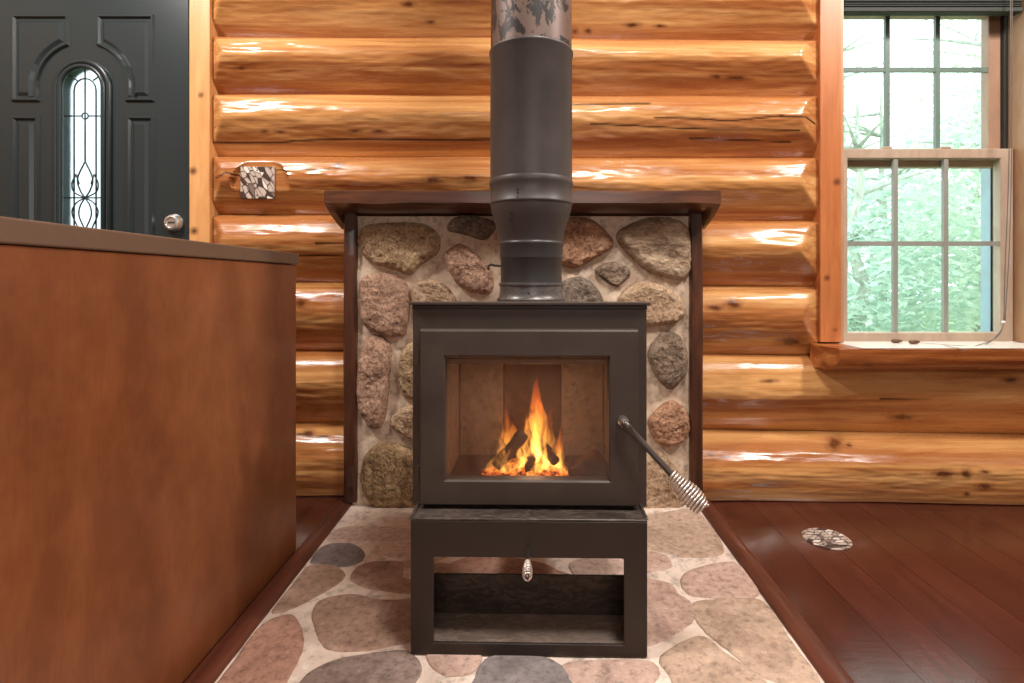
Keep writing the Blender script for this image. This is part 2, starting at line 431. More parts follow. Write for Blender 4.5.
# log wall ----------------------------------------------------------
KNOTS = [(408,4,7,3.2),(338,166,7,3.5),(433,179,10,3.2),(470,178,10,2.8),(355,131,7,2),(378,131,8,2),(265,131,5,1.6),(280,132,5,1.6),(232,180,4,3.5),(300,303,6,5),(309,434,6,5),
 (632,25,8,3),(660,26,6,2),(588,31,4,3),(575,31,4,3),(735,78,14,2),(716,77,6,2),(733,304,8,5),(715,308,9,3),(790,342,14,5),(770,381,9,2),(900,417,14,3.6),(835,443,8.5,8),(849,445,3,3),
 (966,474,6,5.5),(944,474,14,5),(985,487,9,4),(967,494,4,2),(985,472,6,2),(240,68,6,2),(690,205,8,2),(430,22,6,2), (1010,380,9,3)]
CRACKS = [([(213,142),(270,143),(310,140),(360,139),(420,140),(495,139)],1.3),([(216,178),(226,172.5),(241,176)],1.1),([(274,170.5),(300,169),(330,169.5)],.9),
 ([(560,105),(600,104),(650,103.5)],1.0),([(655,118),(700,118.5),(728,121),(760,118),(783,115.5)],1.1),([(780,116.5),(806,117),(815,124)],1.3),([(590,123.5),(700,129),(800,130)],1.0),([(690,138),(790,142)],1.0),
 ([(316,243.5),(345,243)],1.4),([(299,255),(340,255)],.8),([(296,434),(330,437)],.7),([(708,455),(730,457)],.8),([(880,399),(930,400)],.8)]
def segd(p, a, b):
    ax, ay = a; bx, by = b; dx, dy = bx-ax, by-ay
    t = max(0, min(1, ((p[0]-ax)*dx+(p[1]-ay)*dy)/(dx*dx+dy*dy)))
    return math.hypot(p[0]-ax-dx*t, p[1]-ay-dy*t)
def marks(v):
    x, y = PX(v); k = 0; c = 0
    for (kx, ky, rx_, ry) in KNOTS:
        ex, ey = (x-kx)/(rx_*1.5), (y-ky)/(ry*1.5)
        if abs(ex) < 1.3 and abs(ey) < 1.3:
            d = math.hypot(ex, ey)+.25*nz(x*.25, y*.25, 3); k = max(k, 1-d)
    for pts, w in CRACKS:
        for a, b in zip(pts, pts[1:]):
            if min(a[0], b[0])-4 < x < max(a[0], b[0])+4 and min(a[1], b[1])-4 < y < max(a[1], b[1])+4:
                c = max(c, 1-sstep(w*.3, w*1.15, segd((x, y), a, b)))
    return k, c
PROF = [(0,0),(.03,.34),(.08,.62),(.16,.80),(.28,.93),(.38,1.0),(.46,.98),(.54,.89),(.66,.70),(.80,.44),(.92,.18),(1,0)]
PROF_BASE = [(0,0),(.04,.30),(.10,.56),(.2,.80),(.32,.94),(.44,1.0),(.6,1.0),(.8,.96),(.94,.9),(1,.86)]
GRO = [(-20,-17),(38,43),(95.5,97),(157,158),(214,221),(282,286),(350,355),(422,431),(503,509)]
zl = lambda y: H-(y-CY)*YG/F
gz = [(zl(a), zl(b)) for a, b in GRO]
up = gz[0][0]
while up < ZC: up += .215; gz.insert(0, (up, up))
gz[-1] = (.004, .004)
XA, XB = (-1.166, 1.058)
wallb = struct(root('wall_back', (0, YG, 0)), 'back wall of varnished golden logs stacked flat')
def log_piece(zt, zb, x0, x1, seed, ch0, ch1, bul=.092, flat=None, base=False):
    n = max(6, int((x1-x0)/.0065)); m = 46; vs = []; kn = []; cr = []
    for i in range(n+1):
        x = lerp(x0, x1, i/n); u = (x-XA)/(XB-XA)
        top = lerp(zt[0], zt[1], u)+.005*nz(x*2.3, seed*1.7, 1); bot = lerp(zb[0], zb[1], u)+.005*nz(x*2.3, (seed+1)*1.7, 1)
        e = 1.0
        if ch0: e = min(e, (x-x0)/.062)
        if ch1: e = min(e, (x1-x)/.088)
        e = max(0, min(1, e)); ef = .42+.6*e
        sh = .055*nz(x*1.4, seed*5.1, 7)
        for j in range(m+1):
            t = j/m
            tt = max(0, min(1, t+sh*math.sin(PI*t)))
            b = interp(PROF_BASE if base else PROF, tt)
            b = b*bul*(1+.12*nz(x*2.1, seed*3, t*2)+(.42*sstep(-.5, .6, x)+.45*sstep(.7, 2.0, x) if base else 0)) + .006*math.sin(PI*t)*nz(x*5, seed*2.2, t*5)+.0025*math.sin(PI*t)*nz(x*16, seed, t*22)
            if ef < 1: b = min(b, ef*bul*1.02)
            v = Vector((x, YG-b, lerp(top, bot, t)))
            if flat and v.y < flat[4] and (abs(x-flat[0])/flat[2])**2+(abs(v.z-flat[1])/flat[3])**2 < 1: v.y = flat[4]
            vs.append(v); k, c = marks(v); kn.append(k); cr.append(c)
    fs = []
    for i in range(n):
        for j in range(m):
            a = i*(m+1)+j; fs.append((a, a+1, a+m+2, a+m+1))
    mb = MB().add(vs, fs)
    # body behind the visible face
    nb = len(mb.v); z0, z1 = (zb[0]+zb[1])/2, (zt[0]+zt[1])/2
    mb.add([(x0,YG+.13,z0),(x1,YG+.13,z0),(x1,YG+.13,z1),(x0,YG+.13,z1)], [(0,1,2,3)])
    tl, trr, bl, br = 0, n*(m+1), m, n*(m+1)+m
    mb.f += [tuple(range(0, m+1))+(nb, nb+3), tuple(n*(m+1)+j for j in range(m, -1, -1))+(nb+2, nb+1),
             tuple(i*(m+1) for i in range(n+1))[::-1]+(nb+3, nb+2), tuple(i*(m+1)+m for i in range(n+1))+(nb+1, nb)]
    kn += [0]*4; cr += [0]*4
    o = mb.build('log', M_log, wallb, smooth=True, angle=50, attr={'knot': kn, 'crack': cr})
    return o
SWX, SWY = 258, 183
sw = P(SWX, SWY, 1.972)
WB0, WB1 = .545, 1.93         # window opening z range
for i in range(len(gz)-1):
    zt, zb = gz[i], gz[i+1]
    mid = (zt[0]+zb[0])/2
    fl_ = (sw.x+.012, sw.z, .105, .082, 1.974) if zb[0] < sw.z < zt[0] else None
    if mid > WB1+.02:
        log_piece(zt, zb, XL, XR, i*3.7, False, False)
    elif zb[0] < .45:     # under the window: run on to the right
        log_piece(zt, zb, XA, XR, i*3.7, True, False, bul=.094 if zb[0] > .1 else .1, base=zb[0] < .1)
    else:
        log_piece(zt, zb, XA, XB, i*3.7, True, True, flat=fl_)
        log_piece(zt, zb, 1.91, XR, i*3.7+1, True, False)

# door --------------------------------------------------------------
YD = 2.0
def D(px, py): q = P(px, py, YD); return (q.x, q.z)
dx0, dz0 = D(-22, 0)[0], 0.01
dx1 = D(188, 0)[0]; dz1 = 2.03
door = struct(root('door_1', ((dx0+dx1)/2, YD, 0)), 'dark grey green panelled front door with arched leaded glass')
gx0, gx1 = D(64, 0)[0], D(103, 0)[0]; gc = (gx0+gx1)/2; gr = (gx1-gx0)/2; gtop = D(0, 69)[1]; gac = gtop-gr; gbot = .45
def arch(r, zc, zb, n=20): return [(gc-r, zb)]+[(gc+r*math.cos(PI-PI*k/n), zc+r*math.sin(PI*k/n)) for k in range(n+1)]+[(gc+r, zb)]
# leaf with arched hole: ring strips
def leaf():
    mb = MB(); n = 20
    inner = arch(gr+.012, gac, gbot-.012, n)
    outer = []
    for (x, z) in inner:
        pass
    N = len(inner); cz = (gac+gbot)/2
    outer = [(dx0, dz0)]+[None]*(N-2)+[(dx1, dz0)]
    # project outline points to the rectangle along the arch parameter
    top = []
    for k in range(n+1):
        a = PI-PI*k/n; c, s_ = math.cos(a), math.sin(a)
        tx = ((dx1-gc) if c > 0 else (gc-dx0))/abs(c) if abs(c) > 1e-6 else 1e9
        tz = (dz1-gac)/s_ if s_ > 1e-6 else 1e9
        tt = min(tx, tz); top.append((gc+c*tt, gac+s_*tt))
    outer = [(dx0, dz0)]+top+[(dx1, dz0)]
    vi = [(x, YD, z) for x, z in inner]; vo = [(x, YD, z) for x, z in outer]
    vib = [(x, YD+.045, z) for x, z in inner]; vob = [(x, YD+.045, z) for x, z in outer]
    A = vi+vo+vib+vob; fs = []
    for k in range(N):
        j = (k+1) % N
        fs += [(k, j, N+j, N+k), (2*N+k, 3*N+k, 3*N+j, 2*N+j), (k, 2*N+k, 2*N+j, j), (N+k, N+j, 3*N+j, 3*N+k)]
    # rectangle corners
    mb.add(A, fs)
    for cxx in (dx0, dx1):
        pts = [p for p in top if abs(p[0]-cxx) < 1e-6]; zt_ = max(p[1] for p in pts)
        tops = [p for p in top if abs(p[1]-dz1) < 1e-6]; xe = min(p[0] for p in tops) if cxx == dx0 else max(p[0] for p in tops)
        mb.add([(cxx,YD,zt_),(xe,YD,dz1),(cxx,YD,dz1),(cxx,YD+.045,zt_),(xe,YD+.045,dz1),(cxx,YD+.045,dz1)], [(0,1,2),(3,5,4),(0,2,5,3),(1,4,5,2)])
    return mb
leaf().build('door_leaf', M_door, door)
def moulded(outline, y=YD):
    pts3 = [Vector((x, y-.001, z)) for x, z in outline]
    mb = MB(); mb.tube(pts3, .0085, 8, closed=True)
    mb.prism(outline, y-.010, y-.0005, .0)
    return mb
def inset(outline, d):
    n = len(outline); out = []
    ar = sum(outline[i][0]*outline[(i+1) % n][1]-outline[(i+1) % n][0]*outline[i][1] for i in range(n)); sg = 1 if ar > 0 else -1
    for i in range(n):
        p0, p1, p2 = Vector(outline[i-1]), Vector(outline[i]), Vector(outline[(i+1) % n])
        d0 = (p1-p0).normalized(); d1 = (p2-p1).normalized(); n0 = Vector((-d0.y, d0.x))*sg; n1 = Vector((-d1.y, d1.x))*sg
        b = n0+n1; b = b/max(.4, b.dot(b)/2); out.append(tuple(p1+b*d))
    return out
def panel(outline):
    mb = MB()
    loops = [(0, 0.0), (.005, .009), (.010, .009), (.016, .0005), (.022, .0005), (.033, .008)]
    R = [[Vector((x, YD-h, z)) for x, z in inset(outline, d)] for d, h in loops]
    mb.rings(R, cap0=False, cap1=True)
    return mb
ac = D(83, 88); rr = 44*YD/F
def arcpts(a0, a1, n=10): return [(ac[0]+rr*math.cos(lerp(a0, a1, k/n)), ac[1]+rr*math.sin(lerp(a0, a1, k/n))) for k in range(n+1)]
tl = D(12, 14.6); tr = D(70, 14.6); lb = D(12, 102)
aR = math.acos((tr[0]-ac[0])/rr); aL = PI-math.asin((lb[1]-ac[1])/rr)
L_up = [tl, tr]+arcpts(aR, aL)+[lb]
R_up = [(2*gc-x, z) for x, z in L_up][::-1]
for o in (L_up, R_up): panel(o[::-1]).build('door_panel', M_door, door)
for s in (0, 1):
    a, b = (12, 40) if s == 0 else (126, 154); xa, xb = D(a, 0)[0], D(b, 0)[0]; zt = D(0, 116)[1]
    if s: xa, xb = 2*gc-D(40, 0)[0], 2*gc-D(12, 0)[0]
    panel([(xa, .55), (xb, .55), (xb, zt), (xa, zt)]).build('door_panel', M_door, door)
    for q in (0, 1):
        ya = -.0
    panel([(xa, .12), (xb+(0 if s else .1), .12), (xb+(0 if s else .1), .42), (xa, .42)] if not s else [(xa-.1, .12), (xb, .12), (xb, .42), (xa-.1, .42)]).build('door_panel', M_door, door)
# glass frame mouldings, glass, caming
mb = MB()
for r, h, w in ((gr+.026, .004, .010), (gr+.008, .008, .009)):
    mb.tube([Vector((x, YD-h, z)) for x, z in arch(r, gac, gbot-(r-gr))], w, 8, closed=True)
mb.build('glass_surround', M_door, door, smooth=True)
gp = MB().prism(arch(gr+.014, gac, gbot-.014), YD+.008, YD+.013).build('door_glass', M_doorglass, door)
mb = MB(); yc = YD+.005
def cam(pts, r=.0027, sm=True, cl=False):
    q = [Vector((*D(*p), 0)) for p in pts]; q = [Vector((v.x, yc, v.y)) for v in q]
    if sm and len(q) > 2: q = smooth_path(q, 6)
    mb.tube(q, r, 6, closed=cl)
cam([(84, 161), (84, 79)]); cam([(84, 69), (84, 79)]); cam([(63, 115.6), (81, 115.6)]); cam([(87.5, 115.6), (104, 115.6)]); cam([(63, 197.6), (104, 197.6)])
ia = [(73+0, 230), (73, 115), (73, 92)]+[(84-11*math.cos(PI*k/8), 90-12*math.sin(PI*k/8)) for k in range(0, 9)]+[(95, 115), (95, 230)]
cam(ia, sm=False); cam([(76, 80), (67, 74)]); cam([(92, 80), (101, 74)])
mb.tube([Vector((D(84, 0)[0]+.0115*math.cos(2*PI*k/16), yc, D(0, 115.6)[1]+.0115*math.sin(2*PI*k/16))) for k in range(16)], .0024, 6, closed=True)
for sg in (-1, 1):
    cam([(84, 161), (84+sg*7.5, 178), (84+sg*5, 190), (84, 197.6)]); cam([(84+sg*9, 174), (84+sg*13, 183), (84+sg*11, 192), (84, 197.6)])
    cam([(84+sg*9, 174), (84+sg*6, 184)]); cam([(84, 197.6), (84+sg*9, 203), (84+sg*13, 213), (84+sg*7, 228)]); cam([(84, 197.6), (84+sg*5, 206), (84+sg*6, 216), (84, 230)])
    cam([(84+sg*11, 160), (84+sg*11, 198)])
mb.build('caming', M_dark_lead, door, smooth=True)
kx, kz = D(175, 223)
lk = MB().lathe([(.0, .0), (.031, 0), (.033, .004), (.031, .012), (.026, .022), (.02, .024), (.019, .02), (.0, .02)], (kx, YD, kz), 36, 'y', cap=False).build('deadbolt', M_chrome, door, smooth=True, angle=35)
lk['label'] = 'round polished metal deadbolt'
MB().box(kx-.012, kx+.012, YD-.0215, YD-.0195, kz-.003, kz+.003).build('keyhole', M_liner, lk)
def strip(name, x0, x1, y0, y1, z0, z1, mat, knots, parent=None, nx=8, dz=.006):
    """upright board with a finely gridded front that carries knots"""
    mb = MB(); nzv = int((z1-z0)/dz); kn = []
    for j in range(nzv+1):
        for i in range(nx+1):
            v = Vector((lerp(x0, x1, i/nx), y0, lerp(z0, z1, j/nzv))); mb.v.append(v)
            p = PX(v); k = 0
            for (a, b, r1) in knots:
                d = math.hypot(p[0]-a, p[1]-b)/(r1*1.6); k = max(k, 1-d)
            kn.append(k)
    for j in range(nzv):
        for i in range(nx):
            a = j*(nx+1)+i; mb.f.append((a, a+1, a+nx+2, a+nx+1))
    n = len(mb.v); mb.box(x0, x1, y0+.0005, y1, z0, z1); kn += [0]*(len(mb.v)-n)
    return mb.build(name, mat, parent, attr={'knot': kn})
cx0, cx1 = P(189.5, 0, 1.985).x, P(209.5, 0, 1.985).x
struct(strip('trim_1', cx0, cx1, 1.985, 2.12, 0, 2.1, M_casing, [(201, 95, 2.5), (193, 171, 3.4), (194, 231, 3.4)]), 'pale pine casing board beside the dark door')
struct(MB().box(dx0-.09, dx0-.02, 1.965, 2.12, 0, 2.1).build('trim_2', M_casing))
struct(MB().box(dx0-.09, cx1, 1.965, 2.12, 2.1, 2.17).build('trim_3', M_casing))
struct(MB().box(XL, dx0-.09, 1.98, 2.12, 0, 2.17).build('wall_side', M_roomwall))

# window ------------------------------------------------------------
win = struct(root('window_1', (1.45, 1.95, .55)), 'double hung wooden window onto bright trees')
wx0, wx1 = P(841, 0, 1.985).x, 1.805
YS, YU = 2.03, 2.07
strip('casing', P(820.5, 0, 1.985).x, wx0, 1.985, 2.104, .556, 1.95, M_casing_r, [(837, 182, 3.2), (827, 278, 2.6), (835, 330, 1.5)], win)
MB().cbox(wx1+.012, wx1+.10, 1.985, 2.104, .556, 1.95, .003).build('casing', M_casing_r, win)
MB().cbox(wx0-.08, wx1+.10, 1.985, 2.104, 1.95, 2.03, .003).build('head_casing', M_casing_r, win)
jm = MB().box(wx1, wx1+.011, 1.986, 2.104, .553, 1.949); jm.box(wx0+.0005, wx0+.011, 1.987, 2.104, .553, 1.949); jm.box(wx0, wx1, 1.987, 2.104, 1.935, 1.949)
jm.build('jamb', M_jamb, win)
MB().box(wx1-.014, wx1-.0005, YU-.012, YU+.05, .56, 1.93).box(wx0+.012, wx0+.02, YU-.012, YU+.05, .56, 1.93).build('jamb_liner', M_liner, win)
MB().frame(wx0-.05, wx1+.06, .50, 1.99, wx0+.012, wx1-.014, .566, 1.93, 2.106, 2.165, .004).build('outer_frame', M_outer, win)
MB().cbox(wx0, wx1, YS-.004, 2.104, .5405, .5525, .001).cbox(wx0-.005, 2.04, 1.8535, YS-.0045, .5497, .5515, .0006).build('sill_top_strip', M_sill_pale, win)  # pale strips laid below the sash and thinly over the sill top
def sash(name, Y, x0, x1, z0, z1, a0, a1, b0, b1, vx, hz, mat, mm, t=.034):
    mb = MB().frame(x0, x1, z0, z1, a0, a1, b0, b1, Y, Y+t, .003)
    s = mb.build(name, mat, win)
    MB().box(a0-.004, a1+.004, Y+t*.55, Y+t*.55+.004, b0-.004, b1+.004).build('glass_pane', M_glass, s)
    mu = MB()
    for x in vx: mu.box(x-.0085, x+.0085, Y+.004, Y+t*.5, b0-.002, b1+.002)
    for z in hz: mu.box(a0-.002, a1+.002, Y+.005, Y+t*.5-.001, z-.0085, z+.0085)
    mu.build('muntins', mm, s)
    return s
zz = lambda y, Y: H-(y-CY)*Y/F
xx = lambda x, Y: (x-CX)*Y/F
lo = sash('lower_sash', YS, wx0+.013, wx1-.003, zz(342.5, YS), zz(148.5, YS), xx(848, YS), xx(1001, YS), zz(332.5, YS), zz(158.5, YS), (xx(896.5, YS), xx(947, YS)), (zz(243.5, YS),), M_sash, M_muntin)
uq = sash('upper_sash', YU, wx0+.022, wx1-.016, zz(167, YU), 1.93, xx(838, YU), xx(989, YU), zz(156, YU), zz(15.5, YU), (xx(888.5, YU), xx(938.8, YU)), (zz(69, YU),), M_sash_up, M_muntin_up)
for px in (888, 947):
    MB().cbox(xx(px-4, YS), xx(px+5, YS), YS+.003, YS+.025, zz(148.3, YS), zz(146.3, YS), .001).build('tilt_latch', M_sash, lo)
# half-log sill
def sill():
    x0, x1 = 1.030, 2.05; n = 300; m = 20; mb = MB(); kn = []; cr = []
    yf, yb = 1.852, 2.005; zt = .5495
    for i in range(n+1):
        x = lerp(x0, x1, i/n); e = max(0, 1-(x-x0)/.022); w = .004*nz(x*4, 1, 2)
        prof = [(yb, zt)]
        fy = yf+.055*e+w
        prof.append((fy+.004, zt)); prof.append((fy, zt-.004))
        bot = zt-.085-.006*nz(x*3, 4, 1)
        for k in range(m-3):
            a = k/(m-4)
            ang = a*PI/2
            prof.append((fy+.004*a+.075*(1-math.cos(ang))+.002*nz(x*9, a*4, 0), lerp(zt-.008, bot, math.sin(ang)**.9)))
        prof.append((yb, bot))
        for (y, z) in prof:
            mb.v.append(Vector((x, y, z))); 
            p = PX((x, y, z)); k = max(0, 1-math.hypot((p[0]-868)/9, (p[1]-366)/5))*.7; kn.append(k); cr.append(0)
    L = m+1; L = len(prof)
    for i in range(n):
        for j in range(L):
            a = i*L+j; b = i*L+(j+1) % L; mb.f.append((a, b, b+L, a+L))
    mb.f.append(tuple(range(L))[::-1]); mb.f.append(tuple(n*L+j for j in range(L)))
    return mb.build('window_sill', M_sill, win, smooth=True, angle=35, attr={'knot': kn, 'crack': cr})
sill()

# blind -------------------------------------------------------------
bl = root('window_blind', (1.45, 1.99, 1.755))
tag(bl, 'dark gathered slat blind across the top of the window, its cord hanging to the sill', 'blind')
MB().cbox(wx0+.014, wx1-.004, 1.989, 2.024, 1.761, 1.779, .003).build('bottom_rail', M_slat, bl)
z = 1.782
for k in range(9):
    MB().cbox(wx0+.016, wx1-.006, 1.989+.002*(k % 2), 2.026, z, z+.0045, .001).build('slat', M_slat, bl); z += .0085
MB().cbox(wx0+.014, wx1-.004, 1.989, 2.026, 1.87, 1.915, .003).build('head_rail', M_slat, bl)
yc1 = 1.965
c1 = [P(1010, -60, yc1), P(1010.5, 60, yc1), P(1008.5, 180, yc1), P(1005, 270, yc1), P(1004, 321, 1.97)]
c2 = [P(1012, -60, yc1), P(1012, 100, yc1), P(1010, 230, yc1), P(1005, 321, 1.97)]
mc = MB(); mc.tube(smooth_path(c1), .0016, 6); mc.tube(smooth_path(c2), .0014, 6)
zt = .551
c3 = [P(1004, 323, 1.97), P(999, 333, 1.95), PF(985, 344.5, zt), PF(962, 346, zt), PF(940, 344.5, zt), PF(919, 343, zt)]
c4 = [P(1004, 323, 1.97), P(997, 337, 1.95), PF(975, 346, zt), PF(955, 348, zt), PF(945, 345.5, zt), PF(960, 349, zt-.001), PF(967, 351, zt-.001)]
mc.tube(smooth_path(c3), .0018, 6); mc.tube(smooth_path(c4), .0016, 6)
mc.build('pull_cord', M_cord, bl, smooth=True)
b = P(1003.5, 322, 1.97)
MB().lathe([(.0, -.005), (.005, -.004), (.006, 0), (.005, .004), (0, .005)], b, 14, cap=False).build('cord_bead', M_bead, bl, smooth=True)
for (px, py) in ((897, 343.2), (914.5, 344.2)):
    c = PF(px, py, zt); R = []
    for h, r in ((-.020, .003), (-.017, .006), (-.008, .0085), (.006, .0075), (.017, .004), (.019, .002)):
        R.append([Vector((c.x+h, c.y+r*math.cos(2*PI*k/14), c.z+.0085+r*math.sin(2*PI*k/14))) for k in range(14)])
    MB().rings(R).build('cord_tassel', M_tassel, bl, smooth=True)

# ------------------------------------------------------------------ stone surround, mantel
YM = 1.895
sur = root('stone_surround', (0, 1.93, 0))
tag(sur, 'fieldstone wall panel set in mortar between dark posts behind the stove', 'fireplace surround')
def rock(mb, pts, nrm, height, seed, per=6, rough=.006, flat=False, edge=None):
    """pts: 3-D outline on a plane; bulges along nrm"""
    lp = smooth_loop(pts, per); n = len(lp); c = sum(lp, Vector())/n
    lp = [p+(p-c).normalized()*.0025*noise.noise(p*55+Vector((seed, 0, 0))) for p in lp]
    if flat: prof = [(1.0, -.4), (.995, .35), (.965, .9), (.9, 1), (.7, 1), (.45, 1), (.2, 1)]
    else: prof = [(1.0, -.5), (1.0, .05)]+[(1-.94*(k/26)**1.15, (1-(1-min(1, .1+k/11))**2.2)*.97) for k in range(1, 27)]
    size = sum((p-c).length for p in lp)/n
    R = []
    for s_, h in prof:
        ring = []
        for p in lp:
            q = c+(p-c)*s_
            d = noise.noise(q*22+Vector((seed, 1, 2)))*.7
            if not flat: d += noise.noise(q*60+Vector((3, seed, 2)))*.45+abs(noise.noise(q*120+Vector((3, seed, 5))))*.45+noise.noise(q*210+Vector((9, seed, 5)))*.22
            q = q+nrm*(height*h+(rough*d if h > .05 else 0))
            if not flat and h > .1: q = q+(p-c).normalized()*rough*.5*noise.noise(q*60+Vector((seed, 7, 1)))
            ring.append(q)
        R.append(ring)
    mb.rings(R, cap0=True, cap1=True)
def c3(ox, oy, sc, pts): return [(ox+x/sc, oy+y/sc) for x, y in pts]
A = lambda p: c3(350, 200, 6.207, p)
B = lambda p: c3(320, 180, 2.01, p)
C = lambda p: c3(540, 180, 2.01, p)
tan = (rgb(132, 106, 80), rgb(172, 144, 114), rgb(200, 174, 142)); grey = (rgb(92, 82, 74), rgb(126, 112, 100), rgb(152, 136, 120))
pink = (rgb(138, 106, 88), rgb(170, 136, 116), rgb(192, 160, 140)); dgrey = (rgb(98, 84, 70), rgb(132, 114, 98), rgb(160, 140, 122)); olive = (rgb(108, 86, 60), rgb(156, 128, 96), rgb(196, 168, 134))
buff = (rgb(150, 122, 98), rgb(178, 150, 124), rgb(196, 170, 146)); rust = (rgb(124, 88, 66), rgb(164, 124, 98), rgb(188, 150, 124))
SM = {k: m_stone('fieldstone_'+k, *[tuple(min(1, x*w_) for x, w_ in zip(c[:3], (1.66, 1.62, 1.56)))+(1,) for c in v], 40, 1.0, .85, .02, dk=.8) for k, v in dict(tan=tan, grey=grey, pink=pink, dgrey=dgrey, olive=olive, buff=buff, rust=rust).items()}
SM['stripe'] = m_stone('fieldstone_striped', rgb(128, 104, 84), rgb(190, 162, 134), rgb(218, 194, 166), 30, 1.0, .85, .012, (.7, 1, 1.8))
STONES = [
 (A([(58,215),(110,155),(280,140),(430,143),(525,185),(565,255),(540,335),(450,400),(370,462),(270,432),(130,385),(65,310)]), .034, 'tan'),
 (A([(605,165),(650,108),(760,98),(880,128),(905,175),(835,250),(720,215),(620,195)]), .026, 'grey'),
 (A([(598,320),(680,272),(760,315),(830,375),(888,450),(885,570),(800,582),(680,535),(620,450),(588,370)]), .034, 'pink'),
 (B([(84,200),(110,188),(152,190),(180,222),(176,300),(160,314),(125,312),(88,288),(82,240)]), .034, 'pink'),
 (B([(188,215),(215,200),(250,210),(275,245),(270,280),(195,280)]), .024, 'buff'),
 (B([(95,318),(125,312),(144,340),(140,400),(130,485),(105,500),(84,470),(76,430),(80,360)]), .034, 'pink'),
 (B([(165,345),(185,325),(212,330),(216,420),(190,440),(165,430),(156,390)]), .028, 'tan'),
 (B([(142,490),(158,462),(190,453),(214,470),(214,525),(175,515)]), .028, 'buff'),
 (B([(88,560),(120,528),(150,528),(195,548),(214,590),(210,650),(150,660),(105,652),(86,615)]), .036, 'olive'),
 (C([(42,80),(85,74),(122,92),(148,130),(112,156),(75,176),(45,172),(10,150),(5,100)]), .034, 'rust'),
 (C([(152,112),(190,84),(240,74),(290,88),(302,130),(300,185),(275,202),(220,185),(178,152)]), .036, 'stripe'),
 (C([(110,182),(150,164),(182,186),(152,214)]), .026, 'dgrey'),
 (C([(40,210),(80,194),(112,214),(128,250),(110,275),(40,275)]), .026, 'grey'),
 (C([(162,228),(200,205),(250,213),(288,245),(284,280),(240,293),(200,292),(158,265)]), .032, 'buff'),
 (C([(220,335),(248,304),(280,313),(295,350),(292,390),(262,420),(234,398),(218,362)]), .034, 'dgrey'),
 (C([(221,475),(258,444),(290,458),(299,500),(282,527),(242,532),(219,503)]), .034, 'rust'),
 (C([(195,565),(240,543),(272,578),(288,612),(286,655),(240,662),(195,655)]), .03, 'buff'),
 # the part of the wall that the stove stands before
 (C([(-75,330),(-10,300),(60,310),(75,380),(20,430),(-60,410)]), .03, 'tan'), (C([(90,330),(170,310),(200,360),(190,430),(110,440),(80,390)]), .03, 'grey'),
 (C([(-80,450),(0,440),(40,500),(10,560),(-70,550)]), .03, 'pink'), (C([(60,470),(150,460),(190,520),(150,570),(60,560)]), .03, 'buff'), (B([(235,300),(330,290),(350,380),(300,430),(235,410)]), .03, 'stripe'),
 (B([(240,440),(310,450),(330,540),(260,560),(232,500)]), .03, 'rust'), (B([(230,575),(330,570),(420,580),(430,650),(240,655)]), .03, 'grey'), (C([(20,585),(110,580),(180,600),(175,655),(30,655)]), .03, 'dgrey'),
]
pxl, pxr = P(354, 0, YM).x, P(692, 0, YM).x
# mortar panel: bumpy sheet with thickness
mb = MB(); n1, n2 = 130, 110; ztop = 1.004
outl = [[Vector((P(x, y, YM).x, 0, P(x, y, YM).z)) for x, y in s_[0]] for s_ in STONES]
for j in range(n2+1):
    for i in range(n1+1):
        x, z = lerp(pxl-.004, pxr+.004, i/n1), lerp(0, ztop, j/n2)
        mb.v.append(Vector((x, YM-.007*nz(x*9, z*9, 4)-.004*nz(x*26, z*26, 2), z)))
for j in range(n2):
    for i in range(n1):
        a = j*(n1+1)+i; mb.f.append((a, a+1, a+n1+2, a+n1+1))
mb.box(pxl-.004, pxr+.004, YM+.006, 1.936, 0.001, ztop)
mb.build('mortar_panel', M_mortar, sur, smooth=True, angle=50)
for i, (pts, h, k) in enumerate(STONES):
    mb = MB(); rock(mb, [P(x, y, YM) for x, y in pts], Vector((0, -1, 0)), h, i*3.3, per=11, rough=.0095)
    mb.build('fieldstone', SM[k], sur, smooth=True)
for (a, b) in ((343, 356), (690.5, 703.5)):
    YPf = 1.874
    x0, x1 = P(a, 0, YPf).x, P(b, 0, YPf).x
    mb = MB(); R = []
    for j in range(60):
        z = lerp(.0165, 1.0125, j/59); w = .002*nz(z*5, a, 0)
        R.append([Vector(p) for p in ((x0+w, YPf+.006, z), (x0+.006+w, YPf, z), (x1-.006, YPf+.001, z), (x1+w, YPf+.007, z), (x1+w, 1.938, z), (x0+w, 1.938, z))])
    mb.rings(R).build('side_post', M_post, sur, smooth=True, angle=40)
# mantel
mt = MB(); x0, x1 = -206*1.77/F, 191*1.77/F; n = 120; kn = []
for i in range(n+1):
    x = lerp(x0, x1, i/n); w = .004*nz(x*5, 3, 1); w2 = .006*nz(x*7, 8, 1)
    zt = 1.076
    prof = [(1.94, zt), (1.775, zt), (1.77, zt-.004), (1.77+w*.5, zt-.042+w2)]
    em = max(1-sstep(-.648, -.632, x), sstep(.588, .604, x))      # full half-round ends, trimmed over the posts and stone
    for k in range(1, 13):
        a = k/12; y = 1.772+.168*a
        ze = interp([(0, -.042), (.1, -.053), (.3, -.071), (.55, -.088), (.8, -.103), (1, -.113)], a)
        zm = interp([(0, -.042), (.1, -.049), (.3, -.057), (.55, -.063), (1, -.069)], a)
        prof.append((y+w*(1-a), zt+lerp(zm, ze, em)+w2*(1-a)))
    L = len(prof)
    for (y, z) in prof: mt.v.append(Vector((x, y, z)))
for i in range(n):
    for j in range(L):
        a = i*L+j; b = i*L+(j+1) % L; mt.f.append((a, b, b+L, a+L))
mt.f.append(tuple(range(L))[::-1]); mt.f.append(tuple(n*L+j for j in range(L)))
tag(mt.build('mantel_shelf', M_mantel, smooth=True, angle=35), 'dark stained half-log mantel shelf above the stone panel', 'mantel shelf')

